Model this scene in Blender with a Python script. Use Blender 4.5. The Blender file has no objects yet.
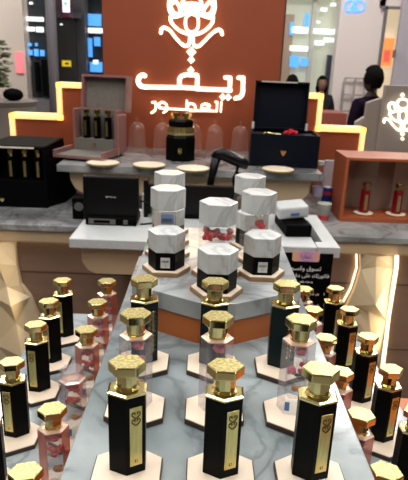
import bpy, bmesh, math, random
from mathutils import Vector, Matrix
random.seed(7)
PI = math.pi
S = bpy.context.scene
COL = S.collection

# ------------------------------------------------------------------ camera
F = 530.0; PITCH = math.radians(18.2); YAW = math.radians(0.4); ROLL = math.radians(2.2)
CAM = Vector((0, 0, 1.572))
fw = Vector((math.sin(YAW)*math.cos(PITCH), math.cos(YAW)*math.cos(PITCH), -math.sin(PITCH)))
r0 = Vector((math.cos(YAW), -math.sin(YAW), 0)); u0 = r0.cross(fw)
ri = r0*math.cos(ROLL)+u0*math.sin(ROLL); up = u0*math.cos(ROLL)-r0*math.sin(ROLL)
cd = bpy.data.cameras.new('camera'); cam = bpy.data.objects.new('camera', cd); COL.objects.link(cam)
M = Matrix((ri, up, -fw)).transposed().to_4x4(); M.translation = CAM
cam.matrix_world = M
cd.sensor_fit = 'HORIZONTAL'; cd.sensor_width = 36; cd.lens = 36*F/408
cd.clip_start = 0.02; cd.clip_end = 200
cd.dof.use_dof = True; cd.dof.focus_distance = 0.71; cd.dof.aperture_fstop = 17.0
S.camera = cam
def at(x, y, Y):
    """point of the wall plane at depth Y seen at photo pixel x, y"""
    r = fw*F+ri*(x-204)+up*(240-y)
    return CAM+r*(Y/r.y)

# ------------------------------------------------------------------ materials
def mat(name, col=(.8, .8, .8), rough=.5, metal=0, emit=None, es=1.0, **kw):
    m = bpy.data.materials.new(name); m.use_nodes = True
    b = m.node_tree.nodes['Principled BSDF']
    b.inputs['Base Color'].default_value = (*col, 1)
    b.inputs['Roughness'].default_value = rough
    b.inputs['Metallic'].default_value = metal
    if emit:
        b.inputs['Emission Color'].default_value = (*emit, 1); b.inputs['Emission Strength'].default_value = es
    for k, v in kw.items(): b.inputs[k.replace('_', ' ')].default_value = v
    return m
def nodes(m): return m.node_tree.nodes, m.node_tree.links, m.node_tree.nodes['Principled BSDF']
def ramp(n, stops):
    r = n.new('ShaderNodeValToRGB'); e = r.color_ramp.elements
    while len(e) < len(stops): e.new(.5)
    for k, (p, c) in enumerate(stops): e[k].position = p; e[k].color = (*c, 1)
    return r
def noisy(name, c1, c2, scale=30, rough=.5, metal=0, bump=0, detail=3, lo=.35, hi=.65, stretch=(1, 1, 1), **kw):
    m = mat(name, c1, rough, metal, **kw); n, l, b = nodes(m)
    tc = n.new('ShaderNodeTexCoord'); mp = n.new('ShaderNodeMapping'); mp.inputs['Scale'].default_value = stretch
    t = n.new('ShaderNodeTexNoise'); t.inputs['Scale'].default_value = scale; t.inputs['Detail'].default_value = detail
    r = ramp(n, [(lo, c1), (hi, c2)])
    l.new(tc.outputs['Object'], mp.inputs[0]); l.new(mp.outputs[0], t.inputs[0]); l.new(t.outputs['Fac'], r.inputs[0]); l.new(r.outputs[0], b.inputs['Base Color'])
    if bump:
        bp = n.new('ShaderNodeBump'); bp.inputs['Strength'].default_value = bump; bp.inputs['Distance'].default_value = .001
        l.new(t.outputs['Fac'], bp.inputs['Height']); l.new(bp.outputs[0], b.inputs['Normal'])
    return m
def marble(name, base, vein, scale=6, rough=.12, cloud=None):
    m = mat(name, base, rough); n, l, b = nodes(m)
    tc = n.new('ShaderNodeTexCoord')
    t = n.new('ShaderNodeTexNoise'); t.inputs['Scale'].default_value = scale; t.inputs['Detail'].default_value = 7; t.inputs['Distortion'].default_value = 1.6
    ma = n.new('ShaderNodeMath'); ma.operation = 'SUBTRACT'; ma.inputs[1].default_value = .5
    ab = n.new('ShaderNodeMath'); ab.operation = 'ABSOLUTE'
    r = ramp(n, [(0, vein), (.05, tuple((x*.75+y*.25) for x, y in zip(base, vein))), (.16, base)])
    t2 = n.new('ShaderNodeTexNoise'); t2.inputs['Scale'].default_value = scale*.8; t2.inputs['Detail'].default_value = 4
    r2 = ramp(n, [(.35, cloud or tuple(x*.8 for x in base)), (.62, (1, 1, 1))] if cloud is None else [(.35, cloud), (.6, (1, 1, 1))])
    mx = n.new('ShaderNodeMix'); mx.data_type = 'RGBA'; mx.blend_type = 'MULTIPLY'; mx.inputs[0].default_value = .8
    l.new(tc.outputs['Object'], t.inputs[0]); l.new(tc.outputs['Object'], t2.inputs[0])
    l.new(t.outputs['Fac'], ma.inputs[0]); l.new(ma.outputs[0], ab.inputs[0]); l.new(ab.outputs[0], r.inputs[0]); l.new(t2.outputs['Fac'], r2.inputs[0])
    l.new(r.outputs[0], mx.inputs[6]); l.new(r2.outputs[0], mx.inputs[7]); l.new(mx.outputs[2], b.inputs['Base Color'])
    return m
def clear(name, tint=(1, 1, 1), rough=.03, ior=1.45, glossy=1.0, body=0, bodycol=(1, 1, 1)):
    """thin clear glass or acrylic: tinted transmission plus a fresnel gloss"""
    m = bpy.data.materials.new(name); m.use_nodes = True; n = m.node_tree.nodes; l = m.node_tree.links
    n.remove(n['Principled BSDF']); out = n['Material Output']
    tr = n.new('ShaderNodeBsdfTransparent'); tr.inputs[0].default_value = (*tint, 1)
    gl = n.new('ShaderNodeBsdfGlossy'); gl.inputs['Roughness'].default_value = rough; gl.inputs[0].default_value = (glossy, glossy, glossy, 1)
    fr = n.new('ShaderNodeFresnel'); fr.inputs[0].default_value = ior
    ge = n.new('ShaderNodeNewGeometry'); inv = n.new('ShaderNodeMath'); inv.operation = 'SUBTRACT'; inv.inputs[0].default_value = 1
    mu = n.new('ShaderNodeMath'); mu.operation = 'MULTIPLY'; l.new(ge.outputs['Backfacing'], inv.inputs[1]); l.new(inv.outputs[0], mu.inputs[0]); l.new(fr.outputs[0], mu.inputs[1])
    mx = n.new('ShaderNodeMixShader'); l.new(mu.outputs[0], mx.inputs[0]); l.new(tr.outputs[0], mx.inputs[1]); l.new(gl.outputs[0], mx.inputs[2])
    last = mx
    if body:
        df = n.new('ShaderNodeBsdfDiffuse'); df.inputs[0].default_value = (*bodycol, 1)
        m2 = n.new('ShaderNodeMixShader'); m2.inputs[0].default_value = body
        l.new(mx.outputs[0], m2.inputs[1]); l.new(df.outputs[0], m2.inputs[2]); last = m2
    l.new(last.outputs[0], out.inputs[0])
    return m
GOLD = mat('gold', (.66, .56, .26), .14, 1)
GOLDB = noisy('brushed_gold', (.50, .42, .15), (.72, .63, .28), 120, .3, 1, bump=.3, stretch=(1, 1, .15))
GOLDT = noisy('brushed_cap_gold', (.34, .30, .12), (.66, .59, .28), 260, .42, 1, bump=.4)
GOLDD = mat('engraved_gold', (.16, .11, .03), .4, .8)
BLACK = noisy('black_lacquer', (.0012, .0012, .0015), (.0025, .0023, .0023), 200, .36)
BLACK.node_tree.nodes['Principled BSDF'].inputs['Specular IOR Level'].default_value = .07
TEAL = mat('dark_teal_lacquer', (.001, .008, .010), .3, Specular_IOR_Level=.15)
TIER = marble('grey_blue_marble', (.40, .455, .475), (.23, .265, .285), 5, .13)
SLAB = marble('pale_marble', (.47, .50, .51), (.30, .32, .34), 5, .12)
SHELFM = marble('counter_marble', (.36, .37, .38), (.20, .20, .21), 5, .18)
LIDM = marble('white_lid_marble', (.64, .665, .665), (.44, .465, .48), 9, .2, cloud=(.80, .82, .84))
ORANGE = noisy('terracotta_orange', (.46, .125, .024), (.43, .115, .022), 8, .45)
ORANGEW = noisy('sign_wall_orange', (.26, .048, .012), (.275, .052, .013), 6, .6)
WOODP = noisy('plate_wood', (.055, .028, .016), (.035, .018, .010), 60, .45, stretch=(1, 1, 6))
CREAM = mat('plate_cream_leather', (.78, .67, .54), .5)
WOODT = noisy('tan_wood', (.34, .20, .10), (.26, .15, .075), 60, .45, stretch=(1, 1, 6))
BEIGE = noisy('beige_lacquer', (.50, .37, .235), (.47, .35, .225), 5, .4)
BROWN = noisy('brown_laminate', (.245, .150, .103), (.215, .130, .09), 3, .55, stretch=(1, 1, 8))
BROWND = mat('panel_joint', (.08, .045, .03), .7)
WHITE = noisy('white_solid_surface', (.50, .53, .55), (.47, .50, .52), 40, .3)
BLKP = mat('black_plastic', (.003, .003, .0035), .35, Specular_IOR_Level=.2)
BLKM = mat('black_matte_plastic', (.0025, .0025, .003), .6, Specular_IOR_Level=.03)
GREYP = mat('grey_plastic', (.09, .09, .09), .4)
PINKC = noisy('dusty_pink_leather', (.25, .115, .11), (.22, .10, .095), 80, .5, bump=.3)
GREYF = noisy('grey_suede', (.16, .145, .13), (.13, .12, .105), 90, .9)
NAVY = noisy('navy_leatherette', (.0012, .002, .0075), (.0018, .003, .010), 90, .5, Specular_IOR_Level=.15)
NAVYV = mat('navy_velvet', (.003, .004, .012), .9)
BRN2 = mat('dark_brown_leather', (.035, .018, .014), .5)
LED = mat('warm_led_frame', (.9, .75, .4), .5, emit=(1, .60, .19), es=1.1)
LEDS = mat('warm_led_strip', (1, .9, .7), .5, emit=(1, .82, .50), es=3)
LET = mat('lit_letter', (1, .9, .8), .5, emit=(1, .86, .62), es=1.7)
LET2 = mat('lit_emblem_white', (1, .95, .85), .5, emit=(1, .95, .75), es=1.8)
FACET = noisy('faceted_cream_panel', (.66, .54, .36), (.62, .50, .33), 12, .5)
CLEAR = clear('clear_glass', (.97, .97, .98), .02, 1.5)
PINKG = clear('rose_tinted_glass', (.90, .66, .62), .03, 1.6, body=.42, bodycol=(.62, .25, .21))
CLRG = clear('cool_clear_glass', (.90, .93, .95), .03, 1.7, body=.09, bodycol=(.62, .70, .78))
ACRY = clear('clear_acrylic', (.95, .95, .95), .03, 1.55, body=.05, bodycol=(.72, .70, .68))
DOME = clear('cloche_glass', (.97, .94, .93), .02, 1.35, body=.03, bodycol=(.9, .7, .65))
PINK = mat('pink_petals', (.85, .25, .33), .6); MAG = mat('magenta_petals', (.50, .02, .12), .6)
RED = mat('red_petals', (.62, .012, .025), .6); GRN = mat('green_leaf', (.05, .14, .04), .6)
BLUE = mat('blue_print', (.06, .17, .42), .4)
REDG = mat('ruby_lacquer', (.16, .004, .008), .2)
SILV = mat('silver_label', (.62, .62, .60), .35, .3)
INK = mat('dark_ink', (.03, .03, .03), .6)
WTXT = mat('white_print', (.8, .8, .8), .6)

# ------------------------------------------------------------------ mesh helpers
def link(o): COL.objects.link(o); return o
def fin(name, bm, m, parent=None, loc=None, smooth=False, bevel=0, seg=2):
    bmesh.ops.recalc_face_normals(bm, faces=bm.faces)
    me = bpy.data.meshes.new(name); bm.to_mesh(me); bm.free()
    for mm in (m if isinstance(m, (list, tuple)) else [m]): me.materials.append(mm)
    if smooth:
        for p in me.polygons: p.use_smooth = True
    o = link(bpy.data.objects.new(name, me))
    if parent: o.parent = parent
    if loc is not None: o.location = loc
    if bevel:
        b = o.modifiers.new('bevel', 'BEVEL'); b.width = bevel; b.segments = seg; b.limit_method = 'ANGLE'; b.angle_limit = math.radians(40)
    return o
def box(bm, x0, x1, y0, y1, z0, z1):
    v = [bm.verts.new(p) for p in ((x0, y0, z0), (x1, y0, z0), (x1, y1, z0), (x0, y1, z0), (x0, y0, z1), (x1, y0, z1), (x1, y1, z1), (x0, y1, z1))]
    for f in ((0, 3, 2, 1), (4, 5, 6, 7), (0, 1, 5, 4), (1, 2, 6, 5), (2, 3, 7, 6), (3, 0, 4, 7)): bm.faces.new([v[i] for i in f])
    return bm
def bx(*a): return box(bmesh.new(), *a)
def prism(bm, pts, z0, z1):
    a = [bm.verts.new((x, y, z0)) for x, y in pts]; b = [bm.verts.new((x, y, z1)) for x, y in pts]
    bm.faces.new(a[::-1]); bm.faces.new(b); n = len(pts)
    for i in range(n): bm.faces.new((a[i], a[(i+1) % n], b[(i+1) % n], b[i]))
    return bm
def ngon(r, n=6, rot=0, cx=0, cy=0): return [(cx+r*math.cos(rot+i*2*PI/n), cy+r*math.sin(rot+i*2*PI/n)) for i in range(n)]
def lathe(bm, prof, n=32, cx=0, cy=0, close=False, rot=0):
    rings = []
    for r, z in prof:
        rings.append([bm.verts.new((cx+r*math.cos(rot+i*2*PI/n), cy+r*math.sin(rot+i*2*PI/n), z)) for i in range(n)] if r > 1e-6 else [bm.verts.new((cx, cy, z))])
    pairs = list(zip(rings, rings[1:]))
    if close: pairs.append((rings[-1], rings[0]))
    for a, b in pairs:
        for i in range(n):
            j = (i+1) % n
            if len(a) == 1 and len(b) == 1: continue
            if len(a) == 1: bm.faces.new((a[0], b[i], b[j]))
            elif len(b) == 1: bm.faces.new((a[i], a[j], b[0]))
            else: bm.faces.new((a[i], a[j], b[j], b[i]))
    return bm
def blob(bm, c, r, seed=0, jag=.25, sub=2, sc=(1, 1, 1)):
    rnd = random.Random(seed)
    g = bmesh.ops.create_icosphere(bm, subdivisions=sub, radius=1)
    for v in g['verts']:
        k = r*(1+rnd.uniform(-jag, jag)); v.co = Vector((v.co.x*k*sc[0], v.co.y*k*sc[1], v.co.z*k*sc[2]))+Vector(c)
    return bm
def tube(bm, pts, r, n=8):
    pts = [Vector(p) for p in pts]; rings = []
    for i, p in enumerate(pts):
        d = (pts[min(i+1, len(pts)-1)]-pts[max(i-1, 0)]).normalized()
        a = d.cross(Vector((0, 0, 1)));
        if a.length < .05: a = d.cross(Vector((1, 0, 0)))
        a.normalize(); b = d.cross(a)
        rr = r[i] if isinstance(r, (list, tuple)) else r
        rings.append([bm.verts.new(p+a*rr*math.cos(t*2*PI/n)+b*rr*math.sin(t*2*PI/n)) for t in range(n)])
    for A, B in zip(rings, rings[1:]):
        for i in range(n): bm.faces.new((A[i], A[(i+1) % n], B[(i+1) % n], B[i]))
    bm.faces.new(rings[0][::-1]); bm.faces.new(rings[-1])
    return bm
def smoothpath(pts, k=5, closed=False):
    P = [Vector(p) for p in pts]; out = []; n = len(P)
    rng = range(n) if closed else range(n-1)
    for i in rng:
        if closed: a, b, c, d = P[(i-1) % n], P[i], P[(i+1) % n], P[(i+2) % n]
        else: a, b, c, d = P[max(i-1, 0)], P[i], P[i+1], P[min(i+2, n-1)]
        for j in range(k):
            t = j/k; out.append(.5*((2*b)+(c-a)*t+(2*a-5*b+4*c-d)*t*t+(3*b-a-3*c+d)*t**3))
    out.append(P[0].copy() if closed else P[-1].copy())
    return out
def tag(o, label=None, cat=None, group=None, kind=None):
    if label: o['label'] = label
    if cat: o['category'] = cat
    if group: o['group'] = group
    if kind: o['kind'] = kind
    return o
def thing(name, label, cat, loc=(0, 0, 0), rz=0, group=None):
    o = link(bpy.data.objects.new(name, None)); o.location = loc; o.rotation_euler = (0, 0, rz); o.empty_display_size = .05
    return tag(o, label, cat, group)
def copy_tree(o, parent=None):
    c = o.copy(); COL.objects.link(c)
    if parent: c.parent = parent
    for ch in list(o.children): copy_tree(ch, c)
    return c
def text_mesh(s, size, spacing=1.0):
    cu = bpy.data.curves.new('t', 'FONT'); cu.body = s; cu.size = size; cu.extrude = .0004; cu.align_x = 'CENTER'; cu.align_y = 'CENTER'; cu.space_character = spacing
    cu.resolution_u = 3
    o = bpy.data.objects.new('t', cu); COL.objects.link(o)
    dg = bpy.context.evaluated_depsgraph_get(); dg.update(); me = bpy.data.meshes.new_from_object(o.evaluated_get(dg))
    bpy.data.objects.remove(o); return me
def text(name, s, size, m, parent, loc, rot=(PI/2, 0, 0), spacing=1.0):
    me = text_mesh(s, size, spacing); me.materials.clear(); me.materials.append(m)
    o = link(bpy.data.objects.new(name, me)); o.parent = parent; o.location = loc; o.rotation_euler = rot
    return o

# ------------------------------------------------------------------ setting
def struct(name, bm, m, **k): return tag(fin(name, bm, m, **k), kind='structure')
FLOOR = mat('polished_mall_floor', (.22, .20, .18), .15)
struct('floor', bx(-12, 12, -6, 20, -.1, 0), FLOOR)
CEIL = mat('white_ceiling', (.75, .74, .72), .8)
struct('ceiling', bx(-12, 12, -6, 20, 5.2, 5.3), CEIL)
WALLB = mat('beige_mall_wall', (.62, .55, .47), .6)
struct('wall_back', bx(-12, 12, 14, 14.2, 0, 5.2), WALLB)
struct('wall_left', bx(-12.2, -12, -6, 20, 0, 5.2), WALLB)
struct('wall_right', bx(12, 12.2, -6, 20, 0, 5.2), WALLB)
struct('wall_front', bx(-12, 12, -6.2, -6, 0, 5.2), mat('dark_mall_wall', (.10, .085, .07), .6))

# mall ceiling lights over the stand
LAMP = mat('ceiling_lamp_diffuser', (1, 1, 1), .5, emit=(1, .95, .88), es=9)
LAMPF = mat('lamp_housing', (.7, .7, .7), .5)
def ceiling_light(x, y, w, d, label, z=3.6, e=45):
    t = thing('ceiling_light', label, 'ceiling light', (x, y, z), group='ceiling lights above the stand')
    b = bx(-w/2-.03, w/2+.03, -d/2-.03, d/2+.03, .01, .09); fin('housing', b, LAMPF, t)
    fin('diffuser', bx(-w/2, w/2, -d/2, d/2, 0, .012), LAMP, t)
    fin('rod', tube(bmesh.new(), [(0, 0, .09), (0, 0, 5.2-z)], .01, 6), LAMPF, t)
    la = bpy.data.lights.new('lamp', 'AREA'); la.shape = 'RECTANGLE'; la.size = w; la.size_y = d; la.energy = e; la.color = (1, .96, .9)
    lo = link(bpy.data.objects.new('lamp_light', la)); lo.location = (x, y, z-.02)
ceiling_light(-1.3, .4, .5, 1.6, 'rectangular ceiling light left of the stand', e=32)
ceiling_light(1.4, .4, .5, 1.6, 'rectangular ceiling light right of the stand', e=32)
ceiling_light(0, 1.6, 1.6, .3, 'long ceiling light hanging over the back counter', e=26)
ceiling_light(0, -1.5, 1.8, .5, 'long ceiling light behind the viewer', e=16)

# ------------------------------------------------------------------ centre stand (tiers)
CX = .034; TZ = 1.10; LZ = .93
t = thing('display_stand', 'stepped orange display stand topped with grey blue marble, carrying rows of perfume bottles', 'display stand', (0, 0, 0))
X0, X1 = -.157, .224
fin('upper_marble_top', bx(X0, X1, .30, 1.285, TZ-.02, TZ), TIER, t, bevel=.002)
fin('upper_base', bx(X0+.004, X1-.004, .304, 1.28, LZ, TZ-.02), ORANGE, t)
fin('lower_marble_top', bx(-.40, X0+.002, .30, 1.285, LZ-.02, LZ), TIER, t, bevel=.002)
fin('lower_marble_top', bx(X1-.002, .418, .30, 1.285, LZ-.02, LZ), TIER, t, bevel=.002)
fin('lower_base', bx(-.395, .413, .305, 1.28, .12, LZ-.02), BROWN, t)
fin('plinth', bx(-.34, .35, .34, 1.22, 0, .12), BROWND, t)
fin('side_step', bx(.4185, .60, .30, 1.0, .12, .895), ORANGE, t, bevel=.002)

# low riser with the boxes
RZ = 1.183
out = [(0, .837), (.066, .837), (.19, .905), (.19, 1.278), (-.124, 1.278), (-.124, .905)]
t = thing('display_riser', 'low orange riser with a pale marble slab standing at the back of the upper tier', 'display riser', (0, 0, 0))
ins = [(CX+(x-CX)*.975, 1.06+(y-1.06)*.975) for x, y in out]
fin('marble_slab', prism(bmesh.new(), out, 1.150, RZ), SLAB, t, bevel=.0015)
fin('orange_base', prism(bmesh.new(), ins, TZ, 1.150), ORANGE, t)

# ------------------------------------------------------------------ plates
def make_plate(R, h, rot, woodm, name='display_plate'):
    t = thing(name, '', 'display plate')
    fin('wooden_rim', prism(bmesh.new(), ngon(R, 6, rot), 0, h), woodm, t, bevel=.0006)
    fin('cream_top', prism(bmesh.new(), ngon(R*.965, 6, rot), h, h+.0008), CREAM, t)
    return t
PH = .0088
# ------------------------------------------------------------------ bottles
HB = .152-PH          # height above the plate
def cap_parts(t, m=GOLD, z0=0, rot=0):
    zt = z0
    n = fin('cap_neck', lathe(bmesh.new(), [(0, zt-.0340), (.0150, zt-.0340), (.0150, zt-.0328), (.0138, zt-.0326), (.0138, zt-.0312), (.0126, zt-.0310), (.0126, zt-.0115), (0, zt-.0115)], 12, rot=rot), m, t)
    bm = prism(bmesh.new(), ngon(.0218, 6, rot), zt-.0128, zt-.0012)
    c = fin('cap', bm, m, t, bevel=.0012)
    # raised six sided crest on the top
    fin('cap_crest', prism(bmesh.new(), ngon(.0206, 6, rot), zt-.0015, zt-.0005), GOLDT, c)
    return c
def motif(parent, z, y, s, m):
    bm = bmesh.new()
    for sx in (-1, 1):
        for k in range(2):
            a = smoothpath([(sx*.0004, y, z-.004*s+k*.0075*s), (sx*.0035*s, y, z-.001*s+k*.0075*s), (sx*.004*s, y, z+.002*s+k*.0075*s), (sx*.0015*s, y, z+.0025*s+k*.0075*s), (sx*.0014*s, y, z+.0005*s+k*.0075*s)], 4)
            tube(bm, a, .0008*s, 5)
    return fin('emblem', bm, m, parent)
def make_black(bodym=BLACK, label_side=1, filigree=False):
    t = thing('perfume_bottle', '', 'perfume bottle')
    zt = HB; zs = zt-.0340; R = .0246
    fin('body', prism(bmesh.new(), ngon(R, 6, -PI/2), 0, zs-.0035), bodym, t, bevel=.0008)
    fin('shoulder', lathe(bmesh.new(), [(0, zs-.0035), (R*1.03, zs-.0035), (R*1.03, zs-.0014), (R*.92, zs-.0001), (0, zs-.0001)], 6, rot=-PI/2), GOLD, t)
    cap_parts(t, z0=zt)
    # label lies on the front right (or front left) face
    nrm = -PI/2+label_side*PI/6
    L = link(bpy.data.objects.new('label', None)); bpy.data.objects.remove(L)
    if not filigree:
        lb = fin('label', bx(-.0078, .0078, -.0006, .0006, .012, zs-.0170), GOLDB, t, bevel=.0003)
        lb.rotation_euler = (0, 0, nrm+PI/2); ap = R*math.cos(PI/6)+.0003
        lb.location = (ap*math.cos(nrm), ap*math.sin(nrm), 0)
        motif(lb, zs-.036, -.0008, 1.25, GOLDD)
        text('number', '٤١', .0065, GOLDD, lb, (0, -.0007, .0185))
    else:
        bm = bmesh.new(); rnd = random.Random(3)
        for k in range(9):
            z = .02+k*.0085
            for sx in (-1, 1):
                c = Vector((sx*.0045, 0, z)); rr = .0036
                pts = [c+Vector((sx*rr*math.cos(q)*(1-q/9), 0, rr*math.sin(q)*(1-q/9))) for q in [j*.6 for j in range(12)]]
                tube(bm, pts, .00045, 5)
        for k in range(8): tube(bm, [(-.004, 0, .022+k*.0085), (0, 0, .027+k*.0085), (.004, 0, .022+k*.0085)], .0005, 5)
        lb = fin('filigree_ornament', bm, GOLD, t); lb['label'] = 'gold scrollwork'
        lb.rotation_euler = (0, 0, nrm+PI/2); ap = R*math.cos(PI/6)+.0003
        lb.location = (ap*math.cos(nrm), ap*math.sin(nrm), 0)
    return t
def make_clear(bodym, cap=True, seed=1, low=MAG, high=PINK):
    t = thing('perfume_bottle', '', 'perfume bottle')
    zt = HB; zs = zt-.0340; R = .0232
    bo = fin('glass_body', prism(bmesh.new(), ngon(R, 6, 0), 0, zs-.001), [CLRG, bodym], t)
    for p_ in bo.data.polygons:
        if abs(p_.normal.x) > .5: p_.material_index = 1
    # inner vessel, thick at the foot
    inner = fin('inner_bottle', prism(bmesh.new(), ngon(R*.62, 6, 0), .022, zs-.012), clear_inner, t, bevel=.001)
    fin('shoulder', lathe(bmesh.new(), [(0, zs-.0008), (R*.98, zs-.0008), (R*.98, zs+.0006), (R*.72, zs+.0022), (0, zs+.0022)], 6), GOLDP, t)
    bm = bmesh.new(); rnd = random.Random(seed)
    for k in range(7): blob(bm, (rnd.uniform(-.010, .010), rnd.uniform(-.008, .008), .066+rnd.uniform(-.005, .006)), .0048, seed*9+k, .3, 2, (1, 1, .8))
    f = fin('flower', bm, low, t); 
    bm = bmesh.new()
    for k in range(6): blob(bm, (rnd.uniform(-.008, .008), rnd.uniform(-.008, .008), .092+rnd.uniform(-.003, .004)), .0055, seed*5+k, .25, 2, (1, 1, .7))
    fin('flower', bm, high, t)
    bm = bmesh.new()
    for k in range(5): blob(bm, (rnd.uniform(-.010, .010), rnd.uniform(-.008, .008), .057+rnd.uniform(-.003, .003)), .003, seed*3+k, .3, 1, (1.4, 1.4, .5))
    fin('leaves', bm, GRN, t)
    fin('amber_drop', blob(bmesh.new(), (.003, -.006, .036), .006, seed, .3, 2, (1.3, 1, .9)), AMB, t)
    fin('print', bx(-.0118, -.0050, -.0202, -.0196, .006, .020), BLUE, t)
    if cap: cap_parts(t, z0=zt)
    else:
        fin('clear_cap', lathe(bmesh.new(), [(0, zs), (.012, zs), (.012, zs+.004), (.0205, zs+.004), (.0205, zs+.0215), (0, zs+.0215)], 6), ROSE2, t)
    return t
AMB = mat('amber_drop', (.45, .20, .03), .3)
GOLDP = mat('pale_gold_collar', (.85, .62, .50), .25, .6)
clear_inner = clear('inner_liquid', (.92, .88, .87), .05, 1.4, body=.04, bodycol=(.6, .55, .55))
pl_proto = make_plate(.0475, PH-.0008, PI/2, WOODP)
pl_small = make_plate(.033, PH-.0008, PI/2, WOODP)
blk = {1: make_black(BLACK, 1), -1: make_black(BLACK, -1)}
fil = make_black(TEAL, 1, True)
for b_ in (blk[1], blk[-1], fil): b_.scale = (1, .8, 1)
ROSE2 = clear('faint_rose_glass', (.90, .88, .90), .03, 1.6, body=.16, bodycol=(.66, .60, .62))
pnk = make_clear(PINKG, seed=2, low=RED, high=RED); nocap = make_clear(ROSE2, cap=False, seed=3, low=RED, high=RED)
clr = make_clear(ROSE2, seed=4)
for b_ in (pnk, nocap, clr): b_.scale = (1, .85, 1)
used = set()
def place(proto, x, y, z, label, group, cat=None, rz=0):
    o = proto if proto.name not in used else copy_tree(proto)
    used.add(o.name); used.add(proto.name)
    o.location = (x, y, z); o.rotation_euler = (0, 0, rz)
    tag(o, label, cat, group); return o
XU = [-.078, .034, .147]; rowU = [.526, .650, .773]
cn = ['left', 'centre', 'right']
rn = ['front', 'second', 'third']
for j, Y in enumerate(rowU):
    for i, X in enumerate(XU):
        X += (0, -.006, -.008)[j]-(.005 if (i, j) == (2, 0) else 0)
        place(pl_proto, X, Y-.009, TZ, 'hexagonal cream plate, %s one in the %s row on the upper tier' % (cn[i], rn[j]), 'hexagonal plates on the upper tier')
        if j == 0:
            place(blk[1], X, Y, TZ+PH, 'large black perfume bottle, gold label, %s of the front row on upper tier' % cn[i], 'black bottles on the upper tier', rz=(.05, -.03, -.09)[i])
        elif j == 1:
            place(clr, X, Y, TZ+PH, 'clear glass perfume bottle with flowers inside, directly behind the %s front black bottle' % cn[i], 'clear bottles on the upper tier', rz=(.16, -.04, -.18)[i])
        else:
            place(fil, X, Y, TZ+PH, 'dark teal bottle with gold scrollwork, %s one standing before the orange riser' % cn[i], 'dark teal bottles on the upper tier', rz=(.15, .0, -.05)[i])
rows = [1.155, 1.038, .921, .803, .686, .569]
nth = ['rearmost', 'second from back', 'third from back', 'fourth from back', 'fifth from back', 'nearest']
for side, xb, xc, ls in (('left', -.322, -.218, -1), ('right', .330, .250, 1)):
    for k, Y in enumerate(rows):
        dx = (0, .001, .006, .007, .007, .007)[k] if side == 'left' else (-.004, .0, .006, .012, .014, .016)[k]
        Y += (0, 0, .009, -.010, -.010, -.010)[k] if side == 'left' else (.010, .013, .009, .010, .010, .010)[k]
        px = (0, .001, .004, .005, .007, .009)[k] if side == 'left' else (0, 0, 0, .001, .003, .003)[k]
        yc = (1.160, 1.043, .917, .795, .668, .540)[k] if side == 'left' else (1.155, 1.045, .918, .798, .680, .562)[k]
        place(pl_proto, xb+dx, Y-.010, LZ, 'cream plate under the outer black bottle, %s on the lower %s tier' % (nth[k], side), 'outer plates on the lower %s tier' % side)
        place(blk[ls], xb+dx, Y, LZ+PH, 'black gold capped bottle, %s of the outer column, lower %s tier' % (nth[k], side), 'black bottles on the lower %s tier' % side, rz=(.28 if side == 'left' else -.02)+random.uniform(-.08, .08))
        place(pl_proto if side == 'left' else pl_small, xc+px+(0 if side == 'left' else .006), yc-.002, LZ, 'cream plate under the inner pink bottle, %s on the lower %s tier' % (nth[k], side), 'inner plates on the lower %s tier' % side)
        pr_ = nocap if (side == 'left' and k == 3) else pnk
        place(pnk if pr_ is pnk else nocap, xc+px, yc, LZ+PH, 'pink glass bottle with %s, %s of the inner column, lower %s tier' % ('clear cap' if pr_ is nocap else 'gold cap', nth[k], side), 'pink glass bottles on the lower %s tier' % side, rz=-math.atan2(xc, Y)+random.uniform(-.12, .12))

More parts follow.
